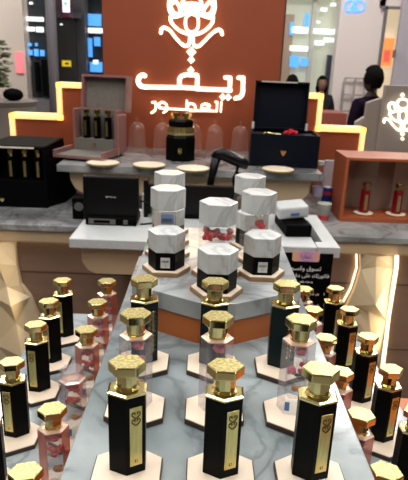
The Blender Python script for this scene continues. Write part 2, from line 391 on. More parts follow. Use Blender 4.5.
# ------------------------------------------------------------------ hexagonal boxes on the riser
tan_plate = make_plate(.048, .0088, 0, WOODT)
def make_short():
    t = thing('perfume_box', '', 'perfume box')
    R = .0368
    fin('black_base', prism(bmesh.new(), ngon(R*.985, 6), 0, .036), BLACK, t, bevel=.001)
    fin('marble_lid', prism(bmesh.new(), ngon(R, 6), .036, .074), LIDM, t, bevel=.0018)
    y = -R*.985*math.cos(PI/6)-.0004
    lb = fin('label', bx(-.009, .009, y-.0004, y+.0004, .006, .027), SILV, t)
    text('brand_name', 'REEF', .0065, INK, lb, (0, y-.0006, .019)); text('number', '٢١', .0055, INK, lb, (0, y-.0006, .011))
    return t
def make_tall(kind):
    t = thing('perfume_box', '', 'perfume box'); R = .0368; H = .139
    fin('acrylic_body', prism(bmesh.new(), ngon(R*.985, 6), 0, H-.042), ACRY, t, bevel=.0012)
    fin('marble_lid', prism(bmesh.new(), ngon(R, 6), H-.042, H), LIDM, t, bevel=.0018)
    if kind == 'print':
        fin('bottle_inside', prism(bmesh.new(), ngon(.018, 6), .004, H-.06), clear_inner, t)
        lb = fin('picture_label', bx(-.026, .016, -.0285, -.0275, .062, .095), mat('picture_card', (.55, .50, .46), .5), t)
        fin('blue_print', bx(-.012, .014, -.0295, -.0286, .070, .090), BLUE, lb)
        fin('dark_print', bx(-.009, .010, -.0302, -.0296, .075, .081), INK, lb)
    else:
        m = RED; bm = bmesh.new(); rnd = random.Random(11)
        if kind == 'flowers':
            for k in range(18): blob(bm, (rnd.uniform(-.024, .024), rnd.uniform(-.016, 0), .075+rnd.uniform(-.006, .008)), .0062, k, .35, 2)
        else:
            for k in range(5): blob(bm, (.004+rnd.uniform(-.006, .006), -.014+rnd.uniform(-.003, .003), .072+rnd.uniform(-.006, .006)), .0065, k, .3, 2)
        fin('red_flowers', bm, m, t)
        fin('inner_bottle', prism(bmesh.new(), ngon(.016, 6), .004, .062), clear_inner, t)
        if kind == 'rose': fin('gold_cap', lathe(bmesh.new(), [(0, .085), (.007, .085), (.007, .096), (0, .096)], 6), GOLD, t)
        fin('amber_liquid', prism(bmesh.new(), ngon(.014, 6), .006, .05), mat('amber_perfume', (.5, .2, .06), .3), t)
    return t
short = make_short(); tp = make_tall('print'); tf = make_tall('flowers'); tr_ = make_tall('rose')
PZ = RZ+.0096
colR = {'left': (-.066, [.985, 1.068, 1.151, 1.234], -.004), 'centre': (.032, [.885, .968], 0), 'right': (.121, [.980, 1.063, 1.146, 1.229], -.003)}
for cname, (X, ys, ddx) in colR.items():
    for k, Y in enumerate(ys):
        x = X+ddx*k
        place(tan_plate, x, Y, RZ, 'tan wooden hexagonal plate, %s in the %s column on the riser' % (['front one', 'second one', 'third one', 'rear one'][k], cname), 'tan plates on the riser')
        if k in (0, 2):
            place(short, x, Y, PZ, 'short hexagonal black box with white marble lid, %s on the riser' % {('left', 0): 'front left', ('centre', 0): 'foremost in the centre', ('right', 0): 'front right', ('left', 2): 'third in left column', ('right', 2): 'third in right column'}[(cname, k)], 'short marble and black boxes on the riser')
        else:
            p = {'left': tp, 'centre': tf, 'right': tr_}[cname]
            d = {'left': 'a blue picture label', 'centre': 'red flowers', 'right': 'a red rose'}[cname]
            place(p, x, Y, PZ, 'tall clear box, white marble lid, showing %s, %s' % (d, ('rearmost of the %s column' % cname) if k == 3 else ('behind the %s short box' % cname)), 'tall acrylic boxes on the riser')

# ------------------------------------------------------------------ workstation desk
DY0, DY1, DZ = 1.735, 2.16, .99
t = thing('desk', 'white desk with a black payment poster, between display stand and back counter', 'desk', (0, 0, 0))
bm = bmesh.new(); box(bm, -.455, .405, DY0, DY1, DZ-.036, DZ); 
fin('desk_top', bm, WHITE, t, bevel=.004)
bm = bmesh.new()
box(bm, .407, .435, DY0, DY0+.06, DZ-.036, DZ); box(bm, .435, .485, DY0, DY1, DZ-.036, DZ); box(bm, .407, .435, DY1-.08, DY1, DZ-.036, DZ)
fin('side_rim', bm, WHITE, t)
fin('recess_tray', bx(.407, .435, DY0+.06, DY1-.08, DZ-.10, DZ-.09), BEIGE, t)
pan = fin('front_panel', bx(.195, .462, DY0-.008, DY0-.0004, .55, DZ-.022), BLKM, t)
fin('pedestal', bx(.20, .45, DY0+.05, DY1-.06, 0, DZ-.10), BROWN, t)
bm = bmesh.new()
prof = [(0, .048), (.005, .09), (.02, .125), (.045, .138), (.30, .138)]
for k in range(len(prof)-1):
    (a, za), (b, zb) = prof[k], prof[k+1]
pts = [(-.425, DZ-.036), (-.42, DZ-.10), (-.40, DZ-.13), (-.37, DZ-.143), (.19, DZ-.143), (.19, DZ-.036)]
a = [bm.verts.new((x, DY0+.04, z)) for x, z in pts]; b = [bm.verts.new((x, DY1-.05, z)) for x, z in pts]
bm.faces.new(a); bm.faces.new(b[::-1])
for i in range(6): bm.faces.new((a[i], a[(i+1) % 6], b[(i+1) % 6], b[i]))
fin('under_tray', bm, BEIGE, t)
# poster print on the black panel
def PP(px, py): p = at(px, py, DY0-.009); return (p.x, DY0-.0088, p.z)
bm = bmesh.new()
c = PP(306, 256.5); w, h, r = .047, .0185, .007
pts = []
for (cx_, cz_, a0) in ((w-r, h-r, 0), (-w+r, h-r, 90), (-w+r, -h+r, 180), (w-r, -h+r, 270)):
    for q in range(6): an = math.radians(a0+q*18); pts.append((cx_+r*math.cos(an), cz_+r*math.sin(an)))
a = [bm.verts.new((c[0]+x, c[1], c[2]+z)) for x, z in pts]; b = [bm.verts.new((c[0]+x, c[1]-.0012, c[2]+z)) for x, z in pts]
bm.faces.new(a); bm.faces.new(b)
for i in range(24): bm.faces.new((a[i], a[(i+1) % 24], b[(i+1) % 24], b[i]))
BAD = mat('pastel_badge', (.8, .5, .6), .5); n, l, bb = nodes(BAD)
tc = n.new('ShaderNodeTexCoord'); sx = n.new('ShaderNodeSeparateXYZ'); mr = n.new('ShaderNodeMapRange'); mr.inputs[1].default_value = c[0]-w; mr.inputs[2].default_value = c[0]+w
rr = ramp(n, [(0, (.85, .48, .22)), (.5, (.50, .28, .60)), (1, (.80, .42, .30))]); l.new(tc.outputs['Object'], sx.inputs[0]); l.new(sx.outputs[0], mr.inputs[0]); l.new(mr.outputs[0], rr.inputs[0]); l.new(rr.outputs[0], bb.inputs['Base Color'])
bad = fin('logo_badge', bm, BAD, pan)
def artext(name, s, px, py, size, m): q = PP(px, py); return text(name, s, size*.76, m, pan, (q[0], q[1]-.0014, q[2]))
artext('logo_text', '\uFE8D\uFEAD\uFE8E\uFEE4\uFE97', 306, 256.5, .028, INK)
artext('headline', '\uFEE2\uFEB4\uFED7\uFEED \uFED5\uFEEE\uFEB4\uFE97', 306, 268.5, .028, WTXT)
artext('headline', '\uFE95\uFE8E\uFECC\uFED3\uFEA9 \uFEF0\uFEE0\uFECB \uFEDA\uFE97\uFEAD\uFEEE\uFE97\uFE8E\uFED3', 307, 275.5, .026, WTXT)
artext('small_text', '\uFEA9\uFEEE\uFED7\uFEED \uFEA9\uFEEE\uFECC\uFE91 \uFEEE\uFEF3', 306, 281.5, .013, WTXT)
for py, n_ in ((294, '١'), (305, '٢')):
    q = PP(323, py); 
    artext('step_number', n_, 324, py, .020, WTXT); artext('small_text', '\uFEA9\uFEEE\uFECC\uFEB4\uFE97 \uFEF0\uFEE0\uFECB', 313, py, .013, WTXT)

# payment terminal (screen back towards the viewer)
t = thing('cash_register', 'black point of sale screen standing on the left of the white desk', 'cash register', (-.340, 1.93, DZ), 0)
b = bx(-.103, .103, -.008, .022, .012, .182)
fin('screen', b, BLKP, t, bevel=.006)
text('brand_name', 'SAMSUNG', .0085, SILV, t, (0, -.0094, .105))
fin('base', bx(-.092, .098, -.03, .10, 0, .03), BLKM, t, bevel=.004)
fin('port_panel', bx(-.08, .02, -.032, -.030, .006, .026), GREYP, t)
fin('port', bx(-.06, .0, -.034, -.032, .011, .021), BLKM, t)
fin('port', bx(.05, .066, -.034, -.030, .008, .024), GREYP, t)
tag(fin('power_cable', tube(bmesh.new(), smoothpath([(-.235, 1.96, DZ+.085), (-.21, 1.965, DZ+.075), (-.185, 1.97, DZ+.03), (-.17, 1.96, DZ+.006), (-.20, 1.93, DZ+.005), (-.23, 1.92, DZ+.005)]), .0035, 6), BLKP), 'thin black cable curling between the register and the white boxes', 'cable')
tag(fin('paper_roll', lathe(bmesh.new(), [(0, 0), (.022, 0), (.022, .08), (0, .08)], 20), WHITE, loc=(-.222, 2.10, DZ)), 'white paper roll standing behind the black register', 'paper roll')
# wide black screen behind the boxes
t = thing('monitor', 'wide black monitor on the desk behind the marble topped boxes', 'monitor', (-.03, 2.05, DZ))
fin('screen', bx(-.185, .165, -.012, .018, .012, .135), BLKP, t, bevel=.004)
fin('stand', bx(-.05, .03, -.02, .06, 0, .0118), BLKM, t, bevel=.004)
fin('side_arm', bx(-.20, -.182, -.02, .03, 0, .15), BLKP, t, bevel=.003)
# barcode scanner on a holder
def A(px, py, Y): return at(px, py, Y)
t = thing('barcode_scanner', 'black barcode scanner hooked over its stand, in front of the marble shelf', 'barcode scanner', (0, 0, 0))
Ys = 2.25
Ys = 2.10
bm = bmesh.new()
hp = [A(213, 158, Ys), A(217, 154.5, Ys), A(223, 154, Ys), A(232, 158, Ys), A(241, 162, Ys), A(248, 166, Ys)]
tube(bm, hp, [.014, .022, .026, .025, .024, .016], 14)
fin('scanner_head', bm, BLKP, t, smooth=True)
fin('light_strip', tube(bmesh.new(), [A(232, 154.5, Ys-.012), A(243, 159, Ys-.012)], .006, 8), GREYP, t)
bm = bmesh.new(); p0 = A(216, 158, Ys); p1 = A(208, 194, Ys)
tube(bm, [p0, (p0+p1)/2, p1], [.021, .015, .014], 10); fin('holder_stem', bm, BLKP, t, smooth=True)
bm = bmesh.new(); p0 = A(238, 162, Ys); p1 = A(236, 178, Ys); p2 = A(237, 196, Ys)
tube(bm, [p0, p1, p2], [.016, .017, .015], 10); fin('handle', bm, BLKP, t, smooth=True)
q = A(222, 196, Ys); fin('stand_foot', bx(q.x-.06, q.x+.06, Ys-.03, Ys+.04, DZ, q.z+.01), BLKM, t, bevel=.004)
# receipt printer
t = thing('receipt_printer', 'white and black receipt printer sitting on the right of the white desk', 'receipt printer', (.346, 1.93, DZ), .10)
fin('body', bx(-.046, .050, -.09, .10, .0, .046), BLKM, t, bevel=.006)
bm = bmesh.new(); pts = [(-.02, .075), (-.06, .125), (.10, .155), (.14, .10)]
o = fin('cover', bx(-.058, .058, .0, .10, .0, .045), WHITE, t, bevel=.008); o.location = (-.004, -.03, .053); o.rotation_euler = (.05, -.10, 0)
fin('badge', bx(-.012, .02, -.0012, .0003, .012, .022), BLUE, o)

# ------------------------------------------------------------------ back counter
CY = 2.165
counter = t = thing('service_counter', 'long brown back counter with grey marble top and beige rounded trim', 'counter', (0, 0, 0))
fin('marble_top', bx(-1.7, 1.7, CY, 2.98, .872, .90), SHELFM, t, bevel=.003)
fin('beige_trim', bx(-1.69, 1.69, CY+.012, 2.96, .815, .872), BEIGE, t, bevel=.008)
fin('body', bx(-1.66, 1.66, CY+.06, 2.95, 0, .815), BROWN, t)
for z in (.33, .66): fin('joint', bx(-1.66, 1.66, CY+.0585, CY+.061, z-.003, z+.003), BROWND, t)
for x in (-.3, .3): fin('joint', bx(x-.002, x+.002, CY+.0583, CY+.061, 0, .66), BROWND, t)
strip = fin('led_strip', bx(-1.66, 1.66, CY+.045, CY+.055, .811, .815), LEDS, t)

def facet(name, grid, label, Y=CY+.05):
    """folded cream panel: rows of (x, z, depth)"""
    bm = bmesh.new(); V = [[bm.verts.new((x, Y-d, z)) for x, z, d in row] for row in grid]
    Bk = [[bm.verts.new((row[0][0], Y+.004, row[0][1])), bm.verts.new((row[-1][0], Y+.004, row[-1][1]))] for row in grid]
    for r in range(len(V)-1):
        for c_ in range(len(V[r])-1):
            q = (V[r][c_], V[r][c_+1], V[r+1][c_+1], V[r+1][c_])
            if (r+c_) % 2: bm.faces.new((q[0], q[1], q[2])); bm.faces.new((q[0], q[2], q[3]))
            else: bm.faces.new((q[0], q[1], q[3])); bm.faces.new((q[1], q[2], q[3]))
        bm.faces.new((V[r][0], V[r+1][0], Bk[r+1][0], Bk[r][0])); bm.faces.new((V[r][-1], Bk[r][1], Bk[r+1][1], V[r+1][-1]))
        bm.faces.new((Bk[r][0], Bk[r+1][0], Bk[r+1][1], Bk[r][1]))
    return fin('faceted_panel', bm, FACET, counter)
gR = [[(.705, .812, .02), (.765, .812, .05), (.855, .812, .02)],
      [(.715, .740, .02), (.775, .760, .035), (.862, .75, .02)],
      [(.700, .640, .02), (.780, .600, .085), (.862, .64, .02)],
      [(.675, .560, .02), (.770, .545, .04), (.862, .50, .03)],
      [(.660, .47, .02), (.790, .42, .075), (.868, .38, .02)],
      [(.630, .33, .02), (.760, .29, .03), (.872, .24, .02)],
      [(.610, .16, .02), (.770, .14, .07), (.875, .10, .02)],
      [(.600, .0, .02), (.780, .0, .03), (.88, .0, .02)]]
tR = facet('faceted_panel', gR, 'folded cream faceted panel glowing on the counter front, right of the desk')
gL = [[(2*-.02-x-.0, z, d) for x, z, d in row][::-1] for row in gR]
gL = [[(-.97, .812, .02), (-.88, .812, .05), (-.812, .812, .02)],
      [(-.93, .74, .02), (-.88, .72, .06), (-.812, .70, .02)],
      [(-.94, .63, .02), (-.86, .60, .03), (-.80, .61, .03)],
      [(-.94, .55, .02), (-.83, .53, .08), (-.760, .55, .02)],
      [(-.94, .45, .02), (-.83, .42, .03), (-.715, .41, .02)],
      [(-.94, .30, .02), (-.80, .27, .075), (-.680, .25, .02)],
      [(-.95, .14, .02), (-.79, .12, .03), (-.650, .10, .02)],
      [(-.95, .0, .02), (-.80, .0, .03), (-.64, .0, .02)]]
tL = facet('faceted_panel', gL, 'folded cream faceted panel on the counter front at the left edge')
for tt, g, sgn in ((tR, gR, 1), (tL, gL, 1)):
    bm = bmesh.new()
    for r in range(len(g)-1):
        x0, z0 = g[r][-1][0]+.004, g[r][-1][1]; x1, z1 = g[r+1][-1][0]+.004, g[r+1][-1][1]
        wv = .020
        a = [bm.verts.new(p) for p in ((x0, CY+.045, z0), (x0+wv, CY+.045, z0), (x1+wv, CY+.045, z1), (x1, CY+.045, z1))]
        b = [bm.verts.new(p) for p in ((x0, CY+.055, z0), (x0+wv, CY+.055, z0), (x1+wv, CY+.055, z1), (x1, CY+.055, z1))]
        bm.faces.new(a)
        for i in range(4): bm.faces.new((a[i], a[(i+1) % 4], b[(i+1) % 4], b[i]))
    if tt is tR: fin('led_strip', bm, LEDS, counter)
    else: bm.free()
bm = bmesh.new()
for (x0, z0), (x1, z1) in zip([(.690, .812), (.700, .74), (.685, .64), (.655, .56), (.640, .47)], [(.700, .74), (.685, .64), (.655, .56), (.640, .47), (.60, .33)]):
    a = [bm.verts.new(p) for p in ((x0, CY+.045, z0), (x0+.004, CY+.045, z0), (x1+.004, CY+.045, z1), (x1, CY+.045, z1))]
    b = [bm.verts.new(p) for p in ((x0, CY+.055, z0), (x0+.004, CY+.055, z0), (x1+.004, CY+.055, z1), (x1, CY+.055, z1))]
    bm.faces.new(a)
    for i in range(4): bm.faces.new((a[i], a[(i+1) % 4], b[(i+1) % 4], b[i]))
fin('led_strip', bm, LEDS, counter)
def led_light(name, loc, size, e, rot=(0, 0, 0), col=(1, .78, .48)):
    la = bpy.data.lights.new(name, 'AREA'); la.shape = 'RECTANGLE'; la.size, la.size_y = size; la.energy = e; la.color = col
    lo = link(bpy.data.objects.new(name, la)); lo.location = loc; lo.rotation_euler = rot; return lo

led_light('panel_led_light', (.885, CY-.02, .58), (.04, .46), 1.3, (0, -PI/2-.35, 0) if False else (PI/2, 0, PI/2+.5))
led_light('panel_led_light', (-.76, CY-.06, .60), (.04, .46), .45, (PI/2, 0, PI/2+.3))
# upper marble shelf of the back counter
SY, SZ = 2.405, 1.12
t = thing('marble_shelf', 'raised grey marble shelf with beige rounded underside below the lit sign', 'shelf', (0, 0, 0))
fin('slab', bx(-.67, .552, SY, 3.0, SZ-.034, SZ), SHELFM, t, bevel=.002)
bm = bmesh.new()
pts = [(-.625, SZ-.034), (-.62, SZ-.08), (-.60, SZ-.12), (-.56, SZ-.14), (-.54, SZ-.143), (.44, SZ-.143), (.48, SZ-.13), (.505, SZ-.10), (.51, SZ-.034)]
a = [bm.verts.new((x, SY+.04, z)) for x, z in pts]; b = [bm.verts.new((x, 2.98, z)) for x, z in pts]
bm.faces.new(a); bm.faces.new(b[::-1])
for i in range(len(pts)): j = (i+1) % len(pts); bm.faces.new((a[i], a[j], b[j], b[i]))
fin('underside', bm, BEIGE, t, bevel=.004)
fin('support', bx(-.50, .40, SY+.16, 2.96, .90, SZ-.143), BEIGE, t)

# sign wall with stepped glowing parapets
WY = 3.05
t = thing('sign_wall', 'orange display wall with stepped glowing edges carrying the lit lettering', 'partition wall', (0, 0, 0))
fin('panel', bx(-.566, .402, WY, WY+.16, 0, 2.75), ORANGEW, t)
fin('edge_trim', bx(.402, .410, WY, WY+.16, 1.4, 2.75), mat('bronze_trim', (.10, .06, .05), .3, .6), t)
def para(s, pts, nm):
    poly = prism(bmesh.new(), [(x, z) for x, z in pts], 0, .10)
    for v in poly.verts: x, z, d = v.co; v.co = (x, WY+.03+d, z)
    fin(nm, poly, ORANGEW, t)
para(-1, [(-1.10, 0), (-.566, 0), (-.566, 1.45), (-.815, 1.45), (-.815, 1.272), (-1.10, 1.272)], 'left_parapet')
para(1, [(.402, 0), (.915, 0), (.915, 1.262), (.655, 1.262), (.655, 1.44), (.402, 1.44)], 'right_parapet')
def ledframe(path, w=.027):
    bm = bmesh.new()
    for (xa, za), (xb, zb) in zip(path, path[1:]):
        box(bm, min(xa, xb)-w/2, max(xa, xb)+w/2, WY+.012, WY+.135, min(za, zb)-w/2, max(za, zb)+w/2)
    fin('glowing_edge', bm, LED, t)
ledframe([(-1.095, .90), (-1.095, 1.262), (-.82, 1.262), (-.82, 1.44), (-.586, 1.44)])
ledframe([(.43, 1.432), (.645, 1.432), (.645, 1.254), (.905, 1.254), (.905, .95)])
# lower grey lilac board right of the shelf
q0 = at(325, 160, 2.90); q1 = at(345, 192, 2.90)
tag(fin('notice_board', bx(q0.x, q1.x+.03, 2.90, 2.915, .90, q0.z), mat('lilac_board', (.36, .30, .32), .5), bevel=.004), 'grey lilac board leaning upright behind the bottle and cans', 'board')

# ------------------------------------------------------------------ lit lettering
LY = WY-.0212
def stroke(bm, pts, w, closed=False, k=5, sharp=False, taper=None):
    """ribbon of width w following photo points, standing off the wall"""
    P = [at(x, y, LY) for x, y in pts]; P = [Vector((p.x, 0, p.z)) for p in P]
    if not sharp: P = smoothpath(P, k, closed)
    elif closed: P.append(P[0])
    n_ = len(P)
    for i in range(n_-1):
        a, b = P[i], P[i+1]; d = (b-a)
        if d.length < 1e-6: continue
        d.normalize(); nn = Vector((-d.z, 0, d.x))*w/2
        q = [a-nn, b-nn, b+nn, a+nn]
        f = [bm.verts.new((v.x, LY, v.z)) for v in q]; g = [bm.verts.new((v.x, LY+.022, v.z)) for v in q]
        bm.faces.new(f)
        for j in range(4): bm.faces.new((f[j], f[(j+1) % 4], g[(j+1) % 4], g[j]))
    for p in P:
        c = ngon(w/2, 10, 0, p.x, p.z); bm.faces.new([bm.verts.new((x, LY-.0002, z)) for x, z in c])
def diamond(bm, x, y, r):
    c = at(x, y, LY); q = [(c.x, c.z+r), (c.x+r*.95, c.z), (c.x, c.z-r), (c.x-r*.95, c.z)]
    f = [bm.verts.new((a, LY, z)) for a, z in q]; g = [bm.verts.new((a, LY+.022, z)) for a, z in q]; bm.faces.new(f)
    for j in range(4): bm.faces.new((f[j], f[(j+1) % 4], g[(j+1) % 4], g[j]))
def K1(pts): return [(155+x/5.44, y/5.44) for x, y in pts]
def K2(pts): return [(132+x/6.8, 64+y/6.8) for x, y in pts]
def K3(pts): return [(190+x/6.8, 64+y/6.8) for x, y in pts]
t = thing('lit_emblem', 'glowing white flower and eye emblem on the orange wall above the lettering', 'sign', (0, 0, 0))
W = .0165
for nm, paths in (('leaf', [K1([(32, 180), (34, 160), (50, 150), (80, 165), (112, 205), (145, 240), (168, 250), (184, 238), (190, 195)])]),
                  ('leaf', [K1([(365, 188), (360, 168), (343, 162), (312, 180), (270, 222), (240, 250), (218, 250), (207, 230), (207, 195)])]),
                  ('petal', [K1([(88, 78), (76, 45), (76, 5), (90, -30), (115, -38)]), K1([(88, 20), (112, 8), (132, 35), (138, 68), (110, 75), (88, 45), (84, 18)])]),
                  ('petal', [K1([(312, 88), (325, 50), (325, 12), (312, -22), (285, -34)]), K1([(318, 28), (296, 12), (272, 40), (262, 72), (290, 80), (312, 55), (318, 28)])]),
                  ('flower_head', [K1([(150, 10), (158, 45), (200, 60), (244, 48), (252, 12), (235, -25), (200, -45), (165, -25)]+[(150, 10)]), K1([(165, 22), (200, 18), (238, 24)]), K1([(168, 25), (200, 36), (236, 28)])])):
    bm = bmesh.new()
    for p in paths: stroke(bm, p, W)
    fin(nm, bm, LET, t)
bm = bmesh.new()
stroke(bm, K1([(85, 90), (88, 120), (125, 160), (165, 180), (200, 186), (240, 182), (285, 155), (312, 122), (316, 95)]), W)
stroke(bm, K1([(85, 92), (120, 88), (160, 74), (200, 66), (245, 78), (285, 92), (316, 97)]), W)
stroke(bm, K1([(165, 125), (172, 90), (200, 75), (230, 90), (236, 125), (228, 160), (200, 175), (173, 160)]), W*.85, closed=True)
fin('eye', bm, LET, t)
bm = bmesh.new(); diamond(bm, *K1([(197, 282)])[0], .028); fin('diamond', bm, LET, t)
bm = bmesh.new(); diamond(bm, *K1([(197, 326)])[0], .021); fin('diamond', bm, LET, t)

t = thing('lit_lettering', 'large glowing white Arabic brand name on the orange wall', 'sign', (0, 0, 0)); W = .023
bm = bmesh.new(); stroke(bm, K2([(88, 80), (66, 76), (46, 95), (42, 125), (60, 150), (95, 157)]), W); stroke(bm, K2([(90, 157), (330, 160), (450, 166)])+K3([(60, 170), (275, 178)]), W, sharp=True)
stroke(bm, K2([(322, 160), (322, 100), (340, 80), (372, 72)])+K3([(0, 74), (48, 76), (50, 100)])+K3([(48, 170)]), W, sharp=True)
fin('letter_fa', bm, LET, t)
bm = bmesh.new(); diamond(bm, *K3([(5, 42)])[0], .021); fin('letter_dot', bm, LET, t)
bm = bmesh.new(); stroke(bm, K3([(240, 92), (274, 94), (270, 180), (240, 178)]), W, sharp=True); fin('letter_ya', bm, LET, t)
for q in ((222, 225), (260, 227)):
    bm = bmesh.new(); diamond(bm, *K3([q])[0], .020); fin('letter_dot', bm, LET, t)
bm = bmesh.new(); stroke(bm, K3([(330, 94), (362, 94), (360, 190), (352, 215), (338, 228), (308, 234)]), W, sharp=True); fin('letter_ra', bm, LET, t)

t = thing('lit_lettering', 'smaller glowing Arabic line under the large brand name', 'sign', (0, 0, 0)); W = .0105
def letter(nm, *paths):
    bm = bmesh.new()
    for p, sh in paths: stroke(bm, p, W, sharp=sh)
    fin(nm, bm, LET, t)
letter('letter_alef', (K3([(214, 258), (210, 325)]), True))
letter('letter_lam', (K3([(172, 258), (186, 260), (182, 322), (120, 320), (0, 318)]), True))
letter('letter_ain', (K3([(78, 302), (82, 280), (105, 272), (132, 282), (118, 300), (84, 306)]), False), (K3([(100, 300), (136, 312)]), True))
letter('letter_tah', (K2([(372, 248), (372, 310)]), True), (K2([(372, 308), (385, 275)])+K3([(0, 270), (28, 276), (36, 300), (30, 318)]), False), (K2([(240, 305), (410, 314)]), True))
letter('letter_waw', (K2([(238, 305), (232, 275), (205, 260), (182, 275), (186, 296), (212, 302), (236, 300), (232, 318), (214, 330)]), False))
letter('letter_ra', (K2([(138, 262), (160, 264), (160, 300), (150, 322), (132, 332)]), False))

# ------------------------------------------------------------------ objects on the shelf
# white leather discs
for k, (px, py, lb) in enumerate(((103, 162, 'in front of the pink case'), (149, 164, 'between the pink case and the black perfume box'), (193, 167.5, 'in front of the black perfume box'), (278, 168.5, 'in front of the navy box'))):
    r = fw*F+ri*(px-204)+up*(240-py); p = CAM+r*((SZ+.012-CAM.z)/r.z)
    d = thing('display_disc', 'round cream disc on the shelf, '+lb, 'display disc', (p.x, p.y, SZ), 0, 'round discs on the shelf')
    fin('rim', lathe(bmesh.new(), [(0, 0), (.066, 0), (.074, .004), (.076, .010), (0, .010)], 36), GOLDB, d)
    fin('cream_top', lathe(bmesh.new(), [(0, .010), (.073, .010), (.073, .0118), (0, .0118)], 36), CREAM, d)
# glass domes
dome = thing('glass_dome', '', 'glass dome')
fin('bell', lathe(bmesh.new(), [(.046, 0), (.046, .10), (.043, .125), (.033, .145), (.018, .156), (0, .160), (0, .1585), (.017, .1545), (.032, .1435), (.0415, .124), (.0445, .10), (.0445, 0)], 28, close=True), DOME, dome, smooth=True)
fin('knob', lathe(bmesh.new(), [(0, .158), (.004, .16), (.003, .165), (.008, .170), (.009, .177), (.005, .183), (0, .184)], 16), DOME, dome, smooth=True)
for k, (px, lb) in enumerate(((137, 'leftmost, beside the pink case'), (162, 'second from the left, left of the black perfume box'), (193, 'third, half behind the black perfume box'), (214.5, 'right of the black perfume box'), (239.5, 'rightmost, beside the navy box'))):
    p = at(px, 145, 2.84)
    place(dome, p.x, 2.84, SZ, 'clear glass dome on the shelf, '+lb, 'glass domes on the shelf')
# black perfume box with twin gold caps
p = at(180.5, 150, 2.66)
t = thing('perfume_box', 'black perfume box with gold band and twin gold caps, under the lettering', 'perfume box', (p.x, 2.66, SZ)); t.scale = (1.16, 1.16, 1.12)
fin('base', lathe(bmesh.new(), [(0, 0), (.066, 0), (.066, .10), (.058, .112), (0, .112)], 8, rot=PI/8), BLACK, t)
fin('gold_band', lathe(bmesh.new(), [(0, .112), (.058, .112), (.062, .122), (.060, .146), (0, .146)], 8, rot=PI/8), GOLDB, t)
fin('top', lathe(bmesh.new(), [(0, .146), (.054, .146), (.056, .170), (.050, .178), (0, .178)], 8, rot=PI/8), BLACK, t)
for dx in (-.024, .024): fin('gold_cap', lathe(bmesh.new(), [(0, .178), (.014, .178), (.014, .188), (.020, .190), (.020, .204), (0, .205)], 6, cx=dx), GOLD, t)
motif_o = motif(t, .04, -.0625, 1.6, GOLDB)

# small bottle for cases
def make_case_bottle(h=.142, bm_=BLACK):
    t_ = thing('perfume_bottle', '', 'perfume bottle')
    fin('body', prism(bmesh.new(), ngon(.020, 6, 0), 0, h*.76), bm_, t_, bevel=.001)
    fin('label', bx(-.006, .006, -.0185, -.0172, h*.10, h*.62), GOLDB, t_)
    fin('neck', prism(bmesh.new(), ngon(.011, 8, 0), h*.76, h*.87), GOLD, t_)
    fin('cap', prism(bmesh.new(), ngon(.017, 6, 0), h*.87, h), GOLD, t_, bevel=.001)
    return t_
cb = make_case_bottle()
# pink travel case (open)
PX, PY = -.543, 2.70
t = thing('perfume_case', 'dusty pink open case with a raised lid and folded down tray on the marble shelf', 'perfume case', (PX, PY, SZ+.012), -.25)
bm = bmesh.new(); w, h = .118, .213
box(bm, -w, w, -.02, .07, 0, .012); box(bm, -w, -w+.012, -.02, .07, .012, h); box(bm, w-.012, w, -.02, .07, .012, h); box(bm, -w+.012, w-.012, .06, .07, .012, h)
fin('case_body', bm, PINKC, t)
fin('side_block', bx(w, w+.018, -.03, .07, 0, h-.015), PINKC, t, bevel=.012)
fin('lining', bx(-w+.012, w-.012, .05, .06, .012, h-.004), GREYF, t)
d = fin('drawer', bx(-w+.014, w-.014, -.024, .048, .013, .070), GREYF, t)
fin('drawer_knob', lathe(bmesh.new(), [(0, 0), (.004, 0), (.009, .003), (.007, .008), (0, .009)], 12), GOLD, d).matrix_local = Matrix.Translation((0, -.024, .043)) @ Matrix.Rotation(PI/2, 4, 'X')
L = thing('x', '', ''); bpy.data.objects.remove(L)
bm = bmesh.new(); box(bm, -w, w+.018, .0, .055, .0, .012); box(bm, -w, -w+.012, .0, .055, .012, .165); box(bm, w+.006, w+.018, .0, .055, .012, .165); box(bm, -w, w+.018, .0, .055, .165, .177); box(bm, -w+.012, w+.006, .045, .055, .012, .165)
lid = fin('lid', bm, PINKC, t); lid.location = (0, .072, h-.01); lid.rotation_euler = (-.12, 0, 0)
fin('lid_lining', bx(-w+.012, w+.006, .038, .0445, .012, .165), GREYF, lid)
bm = bmesh.new(); box(bm, -w-.01, w+.01, -.21, -.027, 0, .010); box(bm, -w-.01, -w, -.21, -.027, .010, .034); box(bm, w, w+.01, -.21, -.027, .010, .034)
tr = fin('front_tray', bm, PINKC, t); fin('tray_lining', bx(-w, w, -.208, -.029, .0101, .0135), GREYF, tr)
fin('hinge', bx(.120, .134, -.045, -.0305, .0, .015), GOLD, t)
for k, px in enumerate((-.058, 0, .058)):
    wp = Matrix.Rotation(-.25, 4, 'Z') @ Vector((px, .012, 0))
    place(cb, PX+wp.x, PY+wp.y, SZ+.012+.0702, 'slim black bottle with gold cap, %s in the pink case' % ('left one', 'middle one', 'right one')[k], 'bottles in the pink case', rz=-.25)
# foot under case
for dx in (-.11, .11):
    pass
for o in COL.objects:
    if o.name == 'perfume_case': fin('foot', bx(-.10, .11, -.02, .06, -.012, 0), BLKM, o)

